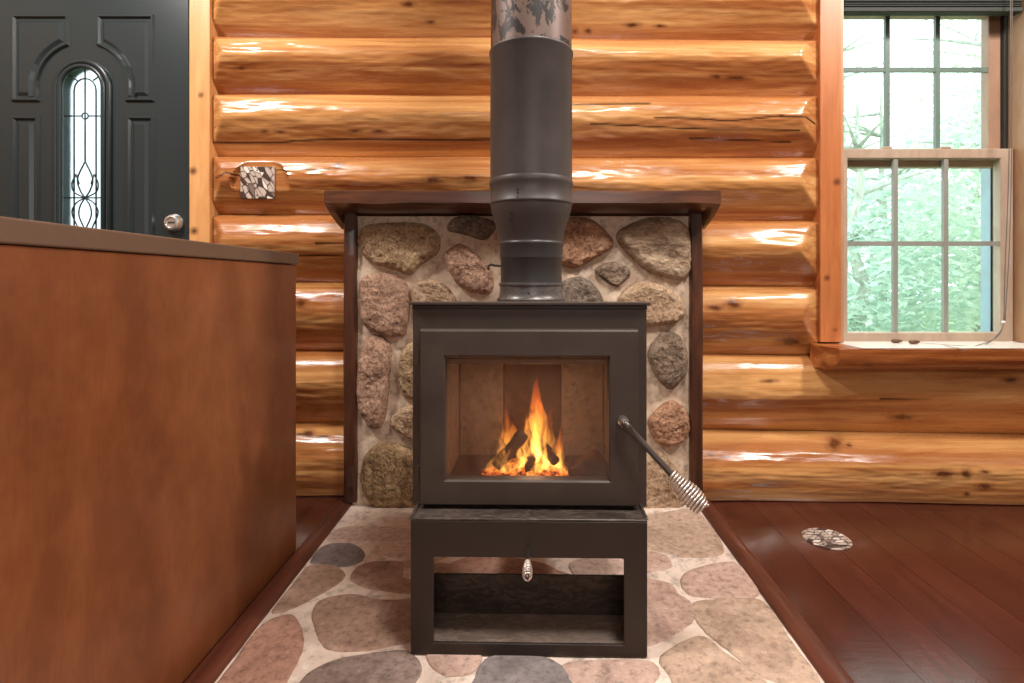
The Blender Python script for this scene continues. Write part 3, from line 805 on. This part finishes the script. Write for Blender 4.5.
# ------------------------------------------------------------------ hearth
he = root('stone_hearth', (0, 1.2, 0))
tag(he, 'flagstone hearth pad with pale mortar joints under the stove', 'hearth')
hx0, hx1, hy0, hy1 = -.618, .577, .56, 1.889
ZH = .002
mb = MB(); n1, n2 = 90, 100
for j in range(n2+1):
    for i in range(n1+1):
        x, y = lerp(hx0, hx1, i/n1), lerp(hy0, hy1, j/n2)
        mb.v.append(Vector((x, y, ZH+.0014*nz(x*14, y*14, 0))))
for j in range(n2):
    for i in range(n1):
        a = j*(n1+1)+i; mb.f.append((a, a+1, a+n1+2, a+n1+1))
mb.box(hx0, hx1, hy0, hy1, -.02, ZH-.004)
mb.build('mortar_bed', M_bed, he, smooth=True, angle=50)
E = lambda p: c3(180, 480, 3.012, p)
Q = lambda p: c3(520, 480, 3.012, p)
W = lambda p: c3(400, 490, 3.793, p)
def fm(name, a, b, c, k=16): return m_stone('flagstone_'+name, *[rgb(*[min(255, v+30) for v in q]) for q in (a, b, c)], k*1.5, .9, .62, .005, dk=.55)
FM = dict(slate=fm('slate', (92,82,80), (110,100,98), (126,116,112)), brown=fm('brown', (128,98,80), (152,120,100), (170,140,120)), red=fm('red', (134,94,76), (156,112,92), (172,130,110)),
 mauve=fm('mauve', (164,138,124), (182,154,140), (196,170,156)), pink=fm('pink', (154,122,106), (174,142,126), (190,160,144)), tan=fm('tan', (146,118,98), (170,142,120), (188,160,138)), dark=fm('dark', (104,84,74), (128,108,98), (156,134,122)))
FL = [
 (E([(388,245),(430,200),(510,192),(554,215),(547,246),(490,263),(410,254)]), 'slate'),
 (E([(470,150),(560,140),(700,148),(790,150),(790,180),(620,188),(450,188)]), 'mauve'),
 (E([(600,200),(700,178),(800,185),(800,235),(690,238),(590,228)]), 'mauve'),
 (E([(272,396),(330,320),(385,262),(450,255),(497,282),(480,310),(400,360),(320,395)]), 'brown'),
 (E([(513,290),(560,250),(700,248),(860,262),(860,330),(720,345),(590,332),(530,314)]), 'brown'),
 (E([(398,395),(430,360),(520,345),(600,362),(720,362),(840,380),(840,470),(690,492),(545,517),(440,510),(405,450)]), 'brown'),
 (E([(236,440),(330,405),(368,450),(368,520),(325,605),(290,690),(60,690),(98,615),(160,540)]), 'red'),
 (E([(365,605),(450,550),(600,520),(690,518),(728,562),(712,612),(660,680),(350,680)]), 'dark'),
 (E([(745,525),(900,522),(882,582),(790,588)]), 'pink'),
 (E([(886,596),(930,535),(1040,525),(1125,545),(1190,600),(1200,680),(880,680)]), 'slate'),
 (Q([(300,110),(390,105),(500,88),(558,108),(616,216),(500,236),(440,220),(300,190)]), 'tan'),
 (Q([(320,215),(430,224),(458,256),(430,273),(320,278)]), 'pink'),
 (Q([(483,302),(520,270),(652,250),(718,350),(560,356),(500,342)]), 'pink'),
 (Q([(300,300),(440,308),(480,345),(516,372),(518,430),(390,502),(300,480)]), 'pink'),
 (Q([(514,382),(560,362),(724,362),(820,488),(905,608),(860,625),(740,600),(620,512),(540,440)]), 'tan'),
 (Q([(423,532),(540,470),(620,522),(745,611),(700,670),(500,670),(450,592)]), 'tan'),
 (Q([(120,562),(240,545),(390,548),(418,592),(350,640),(190,650)]), 'pink'),
 (W([(165,300),(230,262),(330,250),(480,268),(560,285),(600,305),(640,340),(200,350)]), 'red'),
 (W([(640,285),(700,262),(840,262),(880,330),(690,340)]), 'mauve'),
 (W([(20,262),(120,262),(150,300),(60,345),(0,330)]), 'mauve'),
 (W([(150,400),(400,380),(560,400),(560,560),(150,540)]), 'tan'), (W([(600,380),(850,380),(860,540),(620,560)]), 'dark'),
 # the strip of hearth nearer than the picture's lower edge
 (c3(0, 0, 1, [(280,745),(420,715),(500,745),(480,850),(250,860)]), 'tan'), (c3(0, 0, 1, [(520,715),(640,705),(680,750),(650,860),(510,850)]), 'brown'), (c3(0, 0, 1, [(700,720),(800,695),(840,720),(900,830),(690,860)]), 'pink'),
]
for i, (pts, k) in enumerate(FL):
    q = [PF(x, y, ZH) for x, y in pts]
    q = [Vector((min(max(p.x, hx0+.006), hx1-.006), min(max(p.y, hy0+.01), hy1-.03), ZH)) for p in q]
    mb = MB(); rock(mb, q, Vector((0, 0, 1)), .0035, i*2.7, flat=True, rough=.0009)
    mb.build('flagstone', FM[k], he, smooth=True, angle=60)
for (a, b, yb) in ((-.6735, -.6185, 1.93), (.5775, .6315, 1.93)):
    mb = MB(); R = []
    for j in range(40):
        y = lerp(hy0, yb, j/39)
        R.append([Vector((lerp(a, b, u), y, z)) for u, z in ((0, .0005), (0, .006), (.08, .011), (.25, .0145), (.5, .0155), (.75, .0145), (.92, .012), (1, .007), (1, .0005))])
    mb.rings(R).build('border_strip', M_trimdark, he, smooth=True, angle=50)

# ------------------------------------------------------------------ floor register, switch plate
c = PF(826.5, 539)
fr = root('floor_register', (c.x, c.y, 0)); tag(fr, 'round pale patterned floor register set in the boards right of the hearth', 'floor vent')
R0 = .068
MB().lathe([(R0, .0005), (R0, .002), (R0-.003, .004), (R0-.010, .0042), (R0-.012, .003), (R0-.012, .0005)], (c.x, c.y, 0), 40, cap=False).build('rim', M_register, fr, smooth=True, angle=35)
mb = MB()
for k in range(-3, 4):
    y = c.y+k*.0165; hw = math.sqrt(max(0, (R0-.011)**2-(k*.0165)**2))
    if hw < .01: continue
    mb.cbox(c.x-hw, c.x+hw, y-.0062, y+.0062, .001, .0038, .001)
mb.cbox(c.x-.005, c.x+.005, c.y-R0+.012, c.y+R0-.012, .0008, .0036, .0005)
mb.build('grille', M_register, fr)
MB().lathe([(0, .0004), (R0-.012, .0004), (R0-.012, .0009), (0, .0009)], (c.x, c.y, 0), 32, cap=False).build('duct_opening', M_liner, fr)

s0 = root('wall_plate', (sw.x, 1.972, sw.z)); tag(s0, 'small square leaf patterned cover plate on the log right of the door', 'cover plate')
hw = 17*1.968/F
MB().cbox(sw.x-hw, sw.x+hw, 1.966, 1.9735, sw.z-hw*.95, sw.z+hw*.95, .002).build('cover', M_mosaic, s0)
for dz in (-.045, .045):
    MB().lathe([(.0, 0), (.0032, 0), (.0028, .0012), (0, .0014)], (sw.x, 1.966, sw.z+dz), 12, 'y', cap=False).build('screw', M_boss, s0)

# ------------------------------------------------------------------ counter
YE, YN = 1.585, .2
cx_ = -.6795
def cz(y, far, near): return lerp(near, far, (y-.71)/(1.588-.71))
cab = root('base_cabinet', (-1.0, .9, 0)); tag(cab, 'reddish brown stained cabinet with a plain back panel, in the left foreground', 'cabinet')
zf, zn = cz(YE, .830, .8395), cz(YN, .830, .8395)
mb = MB().add([(cx_,YN,.001),(cx_,YE,.001),(-1.3,YE,.001),(-1.3,YN,.001),(cx_,YN,zn),(cx_,YE,zf),(-1.3,YE,zf),(-1.3,YN,zn)], [(0,1,2,3),(4,5,6,7),(0,1,5,4),(1,2,6,5),(2,3,7,6),(3,0,4,7)])
mb.build('cabinet_body', M_counter, cab, bevel=.003)
for (ya, yb) in ((.22, .66), (.68, 1.12), (1.14, 1.57)):
    d = MB().cbox(-1.32, -1.3005, ya, yb, .1, .8, .003).build('cabinet_door', M_counter, cab)
    MB().tube([(-1.322, yb-.05, .6), (-1.345, yb-.05, .61), (-1.345, yb-.05, .69), (-1.322, yb-.05, .7)], .005, 8).build('handle', M_chrome, d, smooth=True)
b0, b1, t0, t1 = cz(YN-.02, .8308, .8403), cz(YE+.012, .8308, .8403), cz(YN-.02, .8622, .8750), cz(YE+.012, .8622, .8750)
X0, X1 = -.675, -1.34
mb = MB().add([(X0,YN-.02,b0),(X0,YE+.012,b1),(X1,YE+.012,b1),(X1,YN-.02,b0),(X0,YN-.02,t0),(X0,YE+.012,t1),(X1,YE+.012,t1),(X1,YN-.02,t0)], [(0,1,2,3),(4,5,6,7),(0,1,5,4),(1,2,6,5),(2,3,7,6),(3,0,4,7)])
tag(mb.build('countertop', M_ctop, bevel=.003), 'brown laminate countertop on the left foreground cabinet', 'countertop')

# ------------------------------------------------------------------ stove
SZ = ZH+.003
st = root('wood_stove', (0, 1.30, 0), math.radians(-1.1))
tag(st, 'black steel wood stove with glass door, burning, on an open pedestal', 'wood stove')
YP = 1.137
pz0 = SZ
fb = MB().frame(-.247, .247, pz0, .286, -.199, .199, .030, .2096, YP, YP+.006, .0012)
ped = fb.build('pedestal', M_steel_ped, st)
for sg in (-1, 1):
    MB().cbox(min(sg*.246, sg*.242), max(sg*.246, sg*.242), YP+.006, 1.30, pz0, .286, .0005).build('side_panel', M_steel_ped, ped)
    lg = [(sg*.2415, 1.265), (sg*.2415, 1.305), (sg*.231, 1.305), (sg*.231, 1.301), (sg*.238, 1.301), (sg*.238, 1.265)]
    MB().rings([[Vector((x, y, z)) for x, y in lg] for z in (pz0, .286)]).build('rear_leg', M_steel_ped, ped)
MB().cbox(-.2415, .2415, YP+.0065, 1.262, .010, .0165, .001).build('base_plate', M_plate, ped)
MB().cbox(-.2415, .2415, 1.258, 1.263, .0168, .108, .0008).build('log_tray_back', M_tray, ped)
# ledge
mb = MB().cbox(-.247, .247, YP, 1.2105, .2865, .291, .001)
mb.cbox(-.249, -.243, YP, 1.2105, .2912, .2945, .001).cbox(.243, .249, YP, 1.2105, .2912, .2945, .001)
mb.build('ash_ledge', M_worn, st)
# firebox shell
YF, YK = 1.211, 1.56
mb = MB().frame(-.26, .26, .2865, .7245, -.20, .20, .318, .655, YF, YF+.006, .001)
for sg in (-1, 1): mb.box(min(sg*.26, sg*.254), max(sg*.26, sg*.254), YF+.006, YK, .2865, .716)
mb.box(-.254, .254, YK-.006, YK, .2865, .716); mb.box(-.254, .254, YF+.006, YK-.006, .2865, .292); mb.box(-.254, .254, YF+.006, YK-.006, .710, .716)
mb.build('firebox', M_steel, st)
MB().cbox(-.261, .261, YF-.001, YF+.005, .7247, .7338, .0005).build('top_spacer', M_steel_ped, st)
MB().cbox(-.2665, .2665, 1.198, YF+.012, .734, .7405, .0012).build('top_lip', M_steel, st)
MB().cbox(-.2535, .2535, YF+.0065, YK, .7165, .7215, .001).build('top_plate', M_steel, st)
# firebricks
bx = [(-.199, -.078, M_brick), (-.077, .082, M_brick_soot), (.083, .199, M_brick)]
for a, b, m_ in bx:
    o = MB().cbox(a, b, 1.505, 1.55, .3, .655, .003).build('firebrick', m_, st)
for sg in (-1, 1):
    for (a, b) in ((1.225, 1.36), (1.361, 1.503)):
        MB().cbox(min(sg*.2, sg*.245), max(sg*.2, sg*.245), a, b, .3, .655, .003).build('firebrick', M_brick, st)
MB().cbox(-.199, .199, 1.223, 1.504, .2925, .303, .002).build('firebox_floor', M_brick_soot, st)
MB().cbox(-.24, .24, 1.26, 1.55, .657, .67, .002).build('baffle_plate', M_brick_soot, st)
mb = MB().cbox(-.19, .19, 1.2215, 1.234, .600, .613, .002)
mb.build('air_wash_bar', M_boss, st)
# door
ZD0, ZD1, YDo = .2995, .681, 1.18
dr = MB().frame(-.238, .237, ZD0, ZD1, -.182, .173, .3545, .6225, YDo, YF-.001, .0035).build('stove_door', M_steel, st)
MB().box(-.186, .177, YDo+.014, YDo+.018, .3505, .6265).build('glass_pane', M_stoveglass, dr)
for z in (.36, .62):
    MB().lathe([(0, -.018), (.007, -.018), (.007, .018), (0, .018)], (-.245, YF-.009, z), 14, cap=False).build('hinge', M_steel, dr, smooth=True, angle=40)
p0 = P(624, 421, 1.172); p1 = P(674, 475, 1.128); p2 = P(704.5, 508, 1.10)
MB().lathe([(0, -.012), (.011, -.012), (.012, -.004), (.012, .010), (.009, .016), (0, .018)], (p0.x, 1.172, p0.z), 20, 'y', cap=False).build('handle_boss', M_boss, dr, smooth=True, angle=40)
pm = p0+Vector((.006, -.016, -.006))
MB().tube(smooth_path([p0+Vector((0, -.010, 0)), pm, lerp(p0, p1, .35)+Vector((0, -.006, 0)), p1, lerp(p1, p2, .9)], 6), [.0085]*8+[.0068]*17, 12).build('handle_rod', M_rod, dr, smooth=True)
ax = (p2-p1); Lh = ax.length; ax = ax.normalized(); u = ax.cross(Vector((0, 1, 0))).normalized(); w = ax.cross(u)
pts = []; turns = 13; N = 420
for k in range(N+1):
    s_ = k/N; r = interp([(0, .0095), (.2, .0125), (.55, .0205), (.75, .020), (.92, .0155), (1, .0125)], s_)
    a = 2*PI*turns*s_; pts.append(p1-ax*.004+ax*(Lh+.004)*s_+(u*math.cos(a)+w*math.sin(a))*r)
cg = MB().tube(pts, .0027, 7).build('coil_grip', M_coil, dr, smooth=True); cg['label'] = 'pale nickel spring coil grip'
# air control with small spring grip
a0 = Vector((-.001, YP, .231)); a1 = Vector((.0, 1.027, .229))
ar = MB().tube([a0, lerp(a0, a1, .5), a1], .0032, 8).build('air_control', M_rod, st, smooth=True)
pts = []
for k in range(221):
    s_ = k/220; r = interp([(0, .0045), (.5, .0085), (.85, .008), (1, .005)], s_); a = 2*PI*8*s_
    q = lerp(lerp(a0, a1, .5), a1, s_); pts.append(q+Vector((math.cos(a)*r, 0, math.sin(a)*r)))
MB().tube(pts, .0018, 6).build('air_control_grip', M_coil, ar, smooth=True)

# ------------------------------------------------------------------ stovepipe
YQ = 1.35; CQ = (.003, YQ, 0)
zq = lambda y: H-(y-CY)*YQ/F
sp = root('stovepipe', (.003, YQ, .738)); tag(sp, 'black metal stovepipe rising from the stove top, peeling near the top', 'stovepipe')
ru, rl = 41*YQ/F*.996, 31*YQ/F
z1, z2, z3, z4, z5, z6 = zq(55), zq(183), zq(205), zq(243), zq(258), zq(284)
def lat(prof, name, m): return MB().lathe(prof, CQ, 72, cap=False).build(name, m, sp, smooth=True, angle=45)
o = lat([(ru-.0012, z1-.02), (ru-.0012, z1+.012), (ru-.0012, ZC-.002)], 'upper_section', M_peel); o['label'] = 'top pipe section with paint peeling to bare metal'
lat([(ru, z2-.004), (ru, z1-.006), (ru+.0025, z1-.003), (ru+.0028, z1+.001), (ru+.001, z1+.004), (ru-.0012, z1+.004)], 'middle_section', M_pipe)
lat([(ru-.0005, z3-.002), (ru+.0015, z3), (ru+.0015, z3+.004), (ru, z3+.006), (ru, z2-.012), (ru+.0018, z2-.008), (ru+.0022, z2), (ru+.0002, z2+.006)], 'adapter_band', M_pipe)
pr = [(rl+.0005, z4-.003)]
for k in range(0, 13):
    t = k/12; pr.append((lerp(rl, ru-.0003, sstep(0, 1, t)*.55+t*.45), lerp(z4, z3, t)))
lat(pr, 'reducer', M_pipe)
lat([(rl-.001, z6), (rl-.001, z5-.004), (rl+.0005, z5-.002), (rl+.0012, z5+.001), (rl+.0012, z4-.008), (rl+.0035, z4-.004), (rl+.0035, z4), (rl+.0005, z4+.003)], 'lower_section', M_pipe_low)
lat([(rl+.006, .722), (rl+.008, .742), (rl+.003, .747), (rl+.0012, .757), (rl+.0012, z6-.004), (rl+.0035, z6-.002), (rl+.0035, z6+.003), (rl-.001, z6+.004)], 'collar', M_collar)
# rivets, damper handle
mb = MB()
for (px, py) in ((518.5, 189), (518.5, 192.5), (518.5, 197), (511, 212), (511.5, 218), (513, 229)):
    d = P(px, py, YQ); rx_ = d.x-.003; r_here = ru if py < 206 else lerp(ru, rl, (py-205)/38)
    zz_ = H-(py-CY)*(YQ-r_here*.95)/F
    yv = YQ-math.sqrt(max(0, r_here**2-rx_**2))
    MB().lathe([(0, -.001), (.0024, -.001), (.0018, .0014), (0, .0018)], (d.x, yv, zz_), 8, 'y', cap=False).build('rivet', M_steel_ped, sp)
for k, (x_, z_) in enumerate(((.003, zq(292)),)):
    MB().lathe([(0, -.001), (.003, -.001), (.002, .0016), (0, .002)], (x_-.006, YQ-rl-.0015, z_), 8, 'y', cap=False).build('rivet', M_steel_ped, sp)
xd = -rl+.003
MB().tube(smooth_path([(xd+.004, YQ, zq(266)), (xd-.014, YQ, zq(265.5)), (xd-.024, YQ, zq(264.5)), (xd-.030, YQ, zq(267.5)), (xd-.028, YQ, zq(270))], 5), .0028, 8).build('damper_handle', M_steel, sp, smooth=True)

# ------------------------------------------------------------------ fire
zfl = .3035
def firelog(a, b, r, mat, label, seed):
    a, b = Vector(a), Vector(b); d = (b-a).normalized(); u = d.cross(Vector((0, 1, 0))).normalized(); w = d.cross(u); R = []
    for i in range(22):
        t = i/21; c = lerp(a, b, t); rr_ = r*(1+.12*nz(t*4, seed, 1))
        if i in (0, 21): rr_ *= .86
        R.append([c+(u*math.cos(q)+w*math.sin(q))*rr_*(1+.22*nz(math.cos(q)*1.4+seed, math.sin(q)*1.4, t*3)) for q in [2*PI*k/18 for k in range(18)]])
    o = MB().rings(R).build('firewood', mat, smooth=True, angle=45)
    return tag(o, label, 'log', 'burning logs in the stove')
firelog(P(495, 467, 1.33), P(524, 433, 1.37), .0155, M_char, 'charred log leaning up from the left of the fire', 1)
firelog(P(529, 470, 1.33), P(532, 446, 1.42), .0125, M_char, 'short dark log pointing out from the middle of the fire', 5)
firelog(P(556, 462, 1.345), P(538, 440, 1.40), .0135, M_char, 'charred log leaning left behind the middle of the fire', 9)
firelog(P(577, 474, 1.36), P(556, 456, 1.42), .0125, M_char, 'dark log at the right end of the fire', 13)
firelog((.105, 1.30, zfl+.021), (.172, 1.41, zfl+.028), .0185, M_splitlog, 'unburnt brown log on the firebox floor, right of the fire', 17)
# embers
mb = MB(); n = 46
c = P(528, 473, 1.37)
for j in range(n+1):
    for i in range(n+1):
        u_, v_ = lerp(-1, 1, i/n), lerp(-1, 1, j/n)
        r2 = (u_*u_+v_*v_)*(1.15+.6*nz(math.atan2(v_, u_)*2.2, 3, 1)); h = max(0, 1-r2)*.026+.012*nz(u_*7, v_*7, 1)*max(0, 1-r2)+.006*nz(u_*16, v_*16, 4)*max(0, 1-r2)
        mb.v.append(Vector((c.x+u_*.115, 1.375+v_*.075, zfl+max(0, h))))
for j in range(n):
    for i in range(n):
        q = [mb.v[k] for k in (j*(n+1)+i, j*(n+1)+i+1, (j+1)*(n+1)+i+1, (j+1)*(n+1)+i)]
        if max(v.z for v in q) > zfl+.0005:
            a = j*(n+1)+i; mb.f.append((a, a+1, a+n+2, a+n+1))
tag(mb.build('embers', M_ember, smooth=True), 'glowing orange ember bed under the burning logs', 'embers', kind='stuff')
# flames: one object of licking tongues, glowing gas as volume
def tongue(mb, px, pb, pt, wpx, Y, seed, lean=0, dep=.7):
    R = []; n = 22; z0 = P(px, pb, Y).z; z1_ = P(px, pt, Y).z; x0 = P(px, 0, Y).x; w_ = wpx*Y/F
    for i in range(n+1):
        t = i/n; r = w_*interp([(0, .3), (.08, .75), (.2, 1), (.38, .92), (.55, .62), (.75, .34), (.9, .15), (1, .015)], t)
        ox = lean*Y/F*t*t+.010*t*nz(t*3.2, seed, 1)+.004*nz(t*9, seed, 4); oy = .008*t*nz(t*3, seed, 9)
        R.append([Vector((x0+ox+r*math.cos(a)*(1+.3*nz(math.cos(a)+seed, math.sin(a), t*5)), Y+oy+r*dep*math.sin(a), lerp(z0, z1_, t))) for a in [2*PI*k/16 for k in range(16)]])
    mb.rings(R)
def flame(mat, spec, label):
    mb = MB()
    for k in spec: tongue(mb, *k)
    return tag(mb.build('flames', mat, smooth=True), label, 'fire', kind='stuff')
for (k, s_) in enumerate([
  [(536, 462, 382, 12, 1.385, 1, 2)], [(528, 462, 410, 8, 1.38, 2, -3)], [(546, 460, 400, 7, 1.39, 3, 2)], [(540, 458, 420, 10, 1.40, 10, 0)]]): pass
flame(M_flame, [(535.5, 464, 370, 12.5, 1.375, 1, 3), (528, 460, 412, 7, 1.365, 2, -2), (522, 462, 430, 6, 1.372, 22, 1)], 'tall yellow flame rising from the middle of the fire')
flame(M_core, [(536, 464, 408, 6, 1.372, 61, 2), (546, 470, 440, 4, 1.352, 62, -2), (523, 468, 442, 4, 1.345, 63, 3), (556, 472, 446, 3.5, 1.36, 64, 2)], 'white hot core of the tall flame in the middle of the fire')
flame(M_flame_soft, [(509, 454, 403, 9, 1.385, 4, -3), (503, 460, 432, 6, 1.375, 5, -4), (549, 458, 398, 6, 1.40, 3, 2), (497, 472, 440, 6, 1.325, 41, 14), (489, 474, 450, 5, 1.322, 42, 14), (503, 472, 446, 5, 1.32, 46, 10)], 'orange flames on the left of the fire and behind it')
flame(M_flame, [(558, 474, 420, 6, 1.37, 6, 4), (553, 474, 444, 5, 1.355, 7, 1), (545, 474, 452, 6, 1.345, 8, -4), (563, 475, 456, 6, 1.35, 9, -6), (516, 474, 446, 6, 1.32, 43, 6), (507, 474, 455, 6, 1.318, 44, 5), (537, 474, 456, 7, 1.33, 45, 2)], 'low yellow flames along the front and right of the fire')

# ------------------------------------------------------------------ outside
def m_leaf(name, c0, c1):
    t = NT(name); g = t.n('ShaderNodeNewGeometry')
    col = t.mix(g.outputs['Random Per Island'], c0, c1)
    d = t.n('ShaderNodeBsdfDiffuse'); t.set(d.inputs[0], col); tr = t.n('ShaderNodeBsdfTranslucent'); t.set(tr.inputs[0], col)
    mx = t.n('ShaderNodeMixShader'); mx.inputs[0].default_value = .5; t.set(mx.inputs[1], d.outputs[0]); t.set(mx.inputs[2], tr.outputs[0])
    t.t.links.new(mx.outputs[0], t.out.inputs[0]); return t.m
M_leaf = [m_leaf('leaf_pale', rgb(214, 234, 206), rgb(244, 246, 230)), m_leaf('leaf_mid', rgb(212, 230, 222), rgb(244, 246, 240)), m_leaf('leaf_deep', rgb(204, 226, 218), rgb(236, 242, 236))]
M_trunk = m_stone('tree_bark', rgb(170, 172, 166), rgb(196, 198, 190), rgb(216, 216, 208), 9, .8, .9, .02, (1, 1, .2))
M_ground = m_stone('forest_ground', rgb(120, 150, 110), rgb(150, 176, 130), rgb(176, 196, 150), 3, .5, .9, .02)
struct(MB().box(-6, 22, 2.6, 26, -.8, -.55).build('ground', M_ground), 'sunlit leafy ground outside')
def tree(x, y, h, r, zc, n, ml, label, seed, ls=.075):
    R_ = random.Random(seed); t = root('tree', (x, y, -.55)); tag(t, label, 'tree', 'trees outside the window')
    pts = [(x+.15*nz(k*.4, seed, 0), y+.15*nz(k*.4, seed, 5), -.54+(h+.54)*k/12) for k in range(13)]
    mb = MB().tube(pts, [lerp(.11, .02, k/12) for k in range(13)], 10)
    for k in range(14):
        q = Vector(pts[R_.randrange(4, 12)]); a = R_.uniform(0, 2*PI); L = r*R_.uniform(.5, .95)
        mb.tube([q, q+Vector((math.cos(a)*L*.5, math.sin(a)*L*.5, .15)), q+Vector((math.cos(a)*L, math.sin(a)*L, .25))], [.03, .018, .006], 6)
    mb.build('trunk', M_trunk, t, smooth=True)
    mb = MB()
    for k in range(n):
        while True:
            d = Vector((R_.uniform(-1, 1), R_.uniform(-1, 1), R_.uniform(-1, 1)))
            if d.length < 1: break
        c = Vector((x+d.x*r, y+d.y*r, zc[0]+(d.z*.5+.5)*(zc[1]-zc[0])))
        if noise.noise(c*1.3+Vector((seed, 0, 0))) < -.12: continue
        a = R_.uniform(0, 2*PI); tl_ = R_.uniform(-.7, .7); s = ls*R_.uniform(.6, 1.3)
        e1 = Vector((math.cos(a), math.sin(a), tl_)).normalized(); e2 = e1.cross(Vector((R_.uniform(-.5, .5), R_.uniform(-.5, .5), 1))).normalized()
        e3 = e1.cross(e2)
        mb.add([c-e1*s, c-e2*s*.45+e3*s*.12, c+e1*s, c+e2*s*.45+e3*s*.12, c], [(0, 1, 4), (1, 2, 4), (2, 3, 4), (3, 0, 4)])
    o = mb.build('foliage', ml, t)
    return t
tree(5.6, 6.6, 4.4, 1.1, (.0, 3.4), 5200, M_leaf[1], 'leafy green tree seen through the right panes of the window', 1)
tree(4.2, 7.0, 3.0, .9, (-.5, 1.6), 3600, M_leaf[2], 'low bushy tree seen through the lower left panes of the window', 2)
tree(6.9, 7.8, 6.0, 1.3, (1.2, 5.2), 4200, M_leaf[0], 'tall pale leafed tree high in the right of the window', 3)
tree(6.2, 9.6, 4.0, 1.7, (-.5, 2.6), 5200, M_leaf[2], 'dense deep green tree behind the others, low in the window', 4, .12)
tree(8.6, 10.5, 6.5, 1.9, (-.4, 4.6), 5200, M_leaf[1], 'far green tree behind the right edge of the window', 5, .13)
tree(7.2, 12.5, 6.5, 1.8, (1.5, 6.0), 1600, M_leaf[0], 'thin pale birch standing farthest back beyond the window', 6, .12)
tree(3.0, 9.5, 5.2, 1.2, (2.2, 5.2), 2400, M_leaf[0], 'pale tree outside, toward the door side', 7, .12)

# ------------------------------------------------------------------ light
w = bpy.data.worlds.new('daylight'); S.world = w; w.use_nodes = True
bg = w.node_tree.nodes['Background']; bg.inputs[0].default_value = (.93, 1.0, .99, 1); bg.inputs[1].default_value = 3.2
def area(name, loc, tgt, size, e, col=(1, .87, .73), sy=None):
    l = bpy.data.lights.new(name, 'AREA'); l.shape = 'RECTANGLE' if sy else 'DISK'; l.size = size
    if sy: l.size_y = sy
    l.energy = e; l.color = col
    o = bpy.data.objects.new(name, l); COL.objects.link(o); o.location = loc
    o.rotation_euler = (Vector(tgt)-Vector(loc)).to_track_quat('-Z', 'Y').to_euler(); return o
WH = (1, .95, .9)
area('ceiling_light', (-1.75, .8, 2.70), (-1.0, 1.7, 0), .3, 54, WH)
area('ceiling_light', (2.0, .8, 2.70), (1.2, 1.7, 0), .3, 54, WH)
area('ceiling_light', (.5, .45, 2.70), (0, 1.6, .2), .5, 50, WH)
area('rear_window_light', (.2, -2.35, 1.5), (0, 2, 1.1), 1.8, 24, (1, .97, .93), 1.2)
l = bpy.data.lights.new('fire_light', 'POINT'); l.energy = .5; l.color = (1, .74, .5); l.shadow_soft_size = .04
o = bpy.data.objects.new('fire_light', l); COL.objects.link(o); o.location = (.005, 1.345, .43)

for o in list(bpy.data.objects):
    if '_org' in o: del o['_org']
# ------------------------------------------------------------------ camera
cd = bpy.data.cameras.new('camera'); cam_ = bpy.data.objects.new('camera', cd); COL.objects.link(cam_)
cam_.location = (0, 0, H); cam_.rotation_euler = (PI/2, 0, 0)
cd.sensor_fit = 'HORIZONTAL'; cd.sensor_width = 36; cd.lens = 36*F/1024
cd.shift_x = (512-CX)/1024; cd.shift_y = -(341.5-CY)/1024; cd.clip_start = .02
cd.dof.use_dof = True; cd.dof.focus_distance = 1.55; cd.dof.aperture_fstop = 7.0
S.camera = cam_
S.view_settings.view_transform = 'Standard'; S.view_settings.look = 'None'; S.view_settings.gamma = 1; S.view_settings.exposure = 0.0; S.view_settings.use_curve_mapping = False
S.cycles.max_bounces = 8; S.cycles.transparent_max_bounces = 12; S.cycles.volume_bounces = 0
